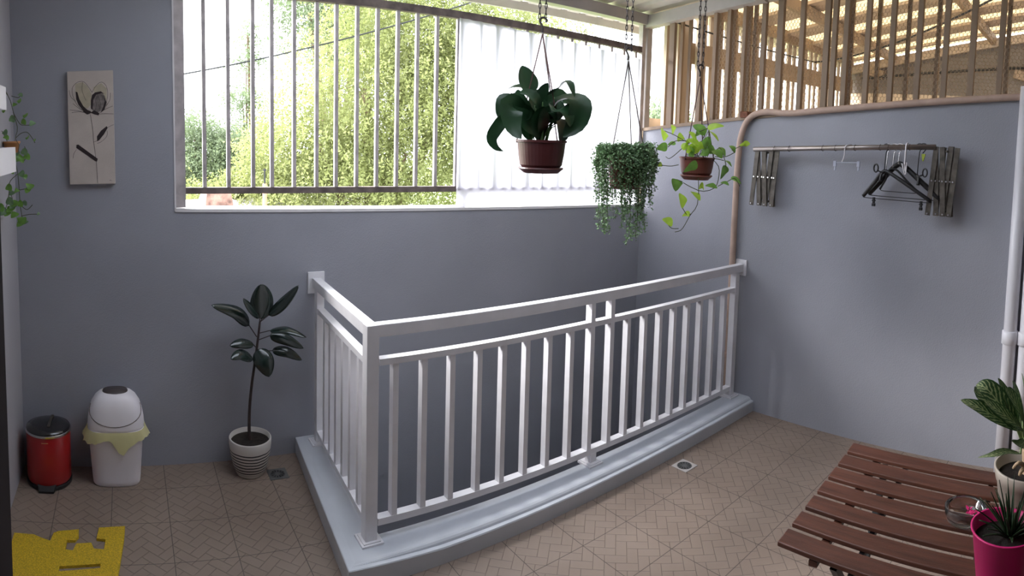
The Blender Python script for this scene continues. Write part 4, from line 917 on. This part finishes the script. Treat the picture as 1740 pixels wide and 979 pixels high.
# ------------------------------------------------------------------ left wall planters and vine
sh = thing('wall_shelf', 'white box shelf on the left wall, lower of the two', 'shelf', (L, 2.34, 1.57), 'white shelves on the left wall')
bm = B(); box(bm, L, -.458, 2.10, 2.58, 1.570, 1.585); box(bm, -.470, -.458, 2.10, 2.58, 1.585, 1.675); box(bm, L, -.470, 2.568, 2.58, 1.585, 1.675); box(bm, L, -.470, 2.10, 2.112, 1.585, 1.675); obj('shelf_box', bm, m_bin, sh)
sh = thing('wall_shelf', 'white box shelf on the left wall, upper of the two', 'shelf', (L, 2.2, 1.82), 'white shelves on the left wall')
bm = B(); box(bm, L, -.458, 2.0, 2.41, 1.825, 1.840); box(bm, -.470, -.458, 2.0, 2.41, 1.840, 1.915); box(bm, L, -.470, 2.398, 2.41, 1.840, 1.915); box(bm, L, -.470, 2.0, 2.012, 1.840, 1.915); obj('shelf_box', bm, m_bin, sh)
HV = 2.78
pv = thing('trailing_pothos', 'small orange pot with a thin trailing pothos, hung high on the left wall', 'potted plant', (-.510, 2.80, 1.64))
bm = B(); lathe(bm, [(.028, 1.635), (.036, 1.69), (.039, 1.69), (.039, 1.70), (.034, 1.70)], (-.510, 2.78, 0), 28); obj('pot', bm, m_terra, pv, smooth=True)
bm = B(); lathe(bm, [(.033, 1.68), (.033, 1.692), (.0001, 1.694)], (-.510, 2.78, 0), 20); obj('soil', bm, m_soil, pv)
bm = B(); beam(bm, (-.549, 2.78, 1.655), (-.53, 2.78, 1.655), .02, .01); obj('wall_clip', bm, m_chrome, pv)
def vc(x, y, d=0): return ath(x / 3.625, 130 + y / 3.625, HV - .05 - d)
bm = B()
for pts in ([(118, 420), (95, 380), (108, 320), (85, 230), (60, 140), (20, 80), (-20, 70)], [(60, 140), (35, 90)], [(70, 120), (110, 130), (125, 120)], [(95, 380), (130, 350), (170, 345), (205, 390), (215, 410)], [(80, 220), (120, 290), (150, 300), (190, 300)], [(45, 400), (20, 350), (10, 335)], [(118, 420), (110, 480), (95, 520), (110, 600), (118, 700), (125, 800), (140, 890)], [(150, 430), (165, 470), (150, 520)], [(118, 700), (160, 690), (185, 670)], [(110, 600), (60, 650), (55, 720), (40, 800), (20, 830)], [(125, 790), (165, 820), (200, 790)], [(130, 860), (180, 850), (235, 848)], [(60, 700), (80, 780), (70, 850)]):
    tube(bm, [vc(*p) for p in pts], .0017, 5, seg=14)
obj('vines', bm, m_vine, pv)
random.seed(21)
VL = [(125, 118, 22), (115, 155, 26), (88, 175, 22), (75, 268, 34), (152, 245, 30), (145, 285, 28), (195, 292, 30), (165, 380, 22), (20, 215, 24), (30, 350, 30), (38, 380, 26), (210, 395, 14), (150, 470, 34), (165, 500, 34), (110, 505, 44), (85, 515, 38), (25, 535, 40), (70, 590, 28), (130, 605, 36), (150, 620, 30), (55, 690, 34), (70, 720, 30), (180, 680, 42), (165, 705, 32), (60, 775, 40), (90, 785, 38), (125, 790, 34), (15, 835, 46), (40, 845, 36), (85, 855, 38), (75, 800, 34), (135, 895, 46), (120, 910, 34), (235, 848, 16), (60, 820, 40), (5, 815, 40), (150, 785, 26), (100, 705, 24), (130, 520, 30), (100, 480, 30), (45, 520, 28), (118, 880, 30), (150, 900, 28)]
bm = B(); bm2 = B()
for k, (x_, y_, s_) in enumerate(VL):
    a = random.uniform(-.5, pi + .5); b0 = vc(x_ - cos(a) * s_ * .5, y_ - s_ * .45, .02); b1 = vc(x_ + cos(a) * s_ * .5, y_ + s_ * .45, .04)
    bm = B(); leaf(bm, [b0, b0.lerp(b1, .5) + Vector((.003, -.004, .003)), b1], s_ * 1.15 / 3.625 * HV / FU, (random.uniform(-.4, .5), -1, random.uniform(0, .6)), .15, 6, 'heart'); obj('leaf', bm, m_pothosd if k % 3 else m_fine, pv, smooth=True)

# ------------------------------------------------------------------ outdoors
bm = B(); box(bm, -60, 80, 3.6, 120, -3.3, -3.2); struct('ground', bm, m_grass)
def foliage(name, m, blobs, n, size, parent, droop=.5, seed=1, sprays=12):
    rng = np.random.default_rng(seed); V = []; F = []
    vol = [b[3] * b[4] * b[5] for b in blobs]; tot = sum(v ** .67 for v in vol)
    for (x, y, z, a, b, c), v in zip(blobs, vol):
        m_ = int(n * v ** .67 / tot)
        d = rng.normal(size=(m_, 3)); d /= np.linalg.norm(d, axis=1)[:, None]; rad = rng.uniform(.35, 1.06, (m_, 1))
        c0 = np.array([x, y, z]) + d * rad * np.array([a, b, c])
        for p, dd in zip(c0, d):
            dirv = np.array([dd[0], dd[1], -droop * rng.uniform(.3, 1.6)]) + rng.normal(0, .3, 3); dirv /= np.linalg.norm(dirv); L_ = size * rng.uniform(5, 12)
            for k in range(sprays):
                q = p + dirv * L_ * k / sprays + np.array([0, 0, -.15 * L_ * (k / sprays) ** 2]) + rng.normal(0, size * .35, 3)
                u = rng.normal(size=3); u /= np.linalg.norm(u); w_ = np.cross(u, rng.normal(size=3)); w_ /= np.linalg.norm(w_) + 1e-9
                s = size * rng.uniform(.6, 1.3); i = len(V)
                V += [q - u * s * .2, q + u * s * .5 + w_ * s * .28, q + u * s * 1.1, q + u * s * .5 - w_ * s * .28]; F.append((i, i + 1, i + 2, i + 3))
    o_ = parent_origin(parent); V = np.array(V) - np.array(o_)
    me = bpy.data.meshes.new(name); me.from_pydata(V.tolist(), [], F); me.materials.append(m)
    o = bpy.data.objects.new(name, me); C.objects.link(o); o.parent = parent
    return o
def tree(label, base, blobs, m, n, size, trunk_r=.2, seed=1, droop=.5, branches=5, name='tree'):
    t = thing(name, label, 'tree', base)
    bm = B(); top = Vector(blobs[0][:3]); tube(bm, [Vector(base), Vector(base).lerp(top, .5) + Vector((.1, 0, 0)), top], [trunk_r, trunk_r * .3], 8, seg=8)
    for b in blobs[1:1 + branches]: tube(bm, [Vector(base).lerp(top, .45), Vector(b[:3])], [trunk_r * .45, trunk_r * .1], 6)
    obj('trunk', bm, m_trunk, t); foliage('crown', m, blobs, n, size, t, droop, seed)
    return t
def bl(u, v, h, pr, sy=1., sz=1.):       # blob centred at distance h with pixel radius pr
    p = ath(u, v, h); r = pr * h / FU; return (p.x, p.y, p.z, r, r * sy, r * sz)
c0 = ath(640, 330, 10.5)
tree('huge feathery yellow-green tree filling the middle of the barred opening', (c0.x, c0.y, -3.2), [bl(620, 150, 10.5, 150), bl(700, 60, 10.8, 130), bl(540, 240, 9.8, 110), bl(690, 260, 10, 140), bl(600, 330, 10, 120), bl(780, 120, 10.5, 150), bl(480, 250, 10.3, 75), bl(500, 310, 10.1, 70), bl(640, -60, 11, 110), bl(850, 60, 11, 150), bl(450, 300, 10.6, 50), bl(850, 250, 10.6, 150)], m_tree, 15000, .048, .28, 1, .9)
c0 = ath(580, 330, 14)
tree('darker spreading treetop behind the feathery tree, at the top of the opening', (c0.x, c0.y, -3.2), [bl(560, 20, 14, 90), bl(620, -30, 14, 110), bl(520, -20, 14, 60), bl(600, 80, 14, 80)], m_tree2, 2600, .06, .3, 2, .3)
c0 = ath(345, 330, 13)
tree('rounded grey-green tree low at the left of the opening', (c0.x, c0.y, -3.2), [bl(345, 265, 13, 55), bl(330, 215, 13.2, 35), bl(375, 300, 13, 40), bl(315, 300, 13, 40), bl(390, 245, 13.4, 35)], m_tree2, 2800, .05, .2, 3, .3)
c0 = ath(420, 330, 15)
tree('tall slim tree with a pointed top, left of the feathery tree', (c0.x, c0.y, -3.2), [bl(421, 60, 15, 13, 1, 2.6), bl(418, 100, 15, 17, 1, 1.6), bl(412, 165, 15, 26), bl(428, 220, 15, 28), bl(405, 250, 15, 35)], m_tree2, 900, .055, .1, 4, .3)
c0 = ath(400, 330, 11)
tree('low pale bush below the slim tree, near the sill', (c0.x, c0.y, -3.2), [bl(415, 315, 11, 38), bl(380, 335, 11, 30), bl(450, 335, 11, 30), bl(345, 325, 11.4, 25)], m_tree, 1200, .05, .08, 5, .3, name='bush')
c0 = ath(1115, 240, 14)
tree('small tree glimpsed between the corner posts', (c0.x, c0.y, -3.2), [bl(1112, 200, 14, 32), bl(1150, 215, 14, 35), bl(1090, 225, 14, 30)], m_tree2, 500, .08, .15, 6, .3)
# neighbouring house low behind the sill
hs = thing('house', 'white-roofed low house just above the sill at the left', 'house', (2.0, 9.5, -3.2))
hpos = ath(400, 352, 9.0)
z = hpos.z - .10
bm = B(); hexa(bm, [(-.5, 8.2, z - .55), (4.2, 8.2, z - .55), (4.2, 10.4, z + .02), (-.5, 10.4, z + .02), (-.5, 8.2, z - .50), (4.2, 8.2, z - .50), (4.2, 10.4, z + .07), (-.5, 10.4, z + .07)]); obj('roof', bm, m_hroof, hs)
bm = B(); box(bm, -.3, 4.0, 8.5, 10.3, -3.2, z - .45); obj('walls', bm, m_hwall, hs)
q = ath(343, 345, 9.3); bm = B(); v = [(q.x - .13, q.y, z - .1), (q.x + .13, q.y, z - .1), (q.x + .13, q.y, q.z + .16), (q.x + .02, q.y, q.z + .17)]
a_ = [bm.verts.new(p) for p in v]; f = bm.faces.new(a_); r = bmesh.ops.extrude_face_region(bm, geom=[f]); bmesh.ops.translate(bm, verts=[g_ for g_ in r['geom'] if isinstance(g_, bmesh.types.BMVert)], vec=(.05, .5, 0)); obj('gable', bm, m_hwall, hs)
q = ath(372, 348, 9.3); bm = B(); hexa(bm, [(q.x - .22, q.y, z - .1), (q.x + .26, q.y, z - .1), (q.x + .26, q.y + .5, z - .1), (q.x - .22, q.y + .5, z - .1), (q.x - .17, q.y, q.z + .20), (q.x + .18, q.y, q.z + .20), (q.x + .18, q.y + .5, q.z + .20), (q.x - .17, q.y + .5, q.z + .20)]); obj('thatched_vent', bm, m_brown, hs)
q = ath(450, 350, 8.5); ztop = ath(450, 287, 8.5).z; zm = ath(450, 312, 8.5).z
up2 = thing('utility_pole', 'orange-brown pole with a dark top, rising behind the sill', 'pole', (q.x, q.y, -3.2))
bm = B(); tube(bm, [(q.x, q.y, -3.2), (q.x, q.y, zm)], .032, 10); obj('shaft', bm, m_pole, up2, smooth=True)
bm = B(); tube(bm, [(q.x, q.y, zm), (q.x, q.y, ztop)], .012, 8); tube(bm, [(q.x, q.y, ztop - .03), (q.x, q.y, ztop)], .022, 8); obj('dark_top', bm, m_iron, up2)
bm = B(); tube(bm, sag(ath(300, 128, 7.5), ath(900, -30, 9), .18, 24), .010, 5); tag(obj('power_line', bm, m_iron), 'black power line crossing in front of the trees', 'power line')
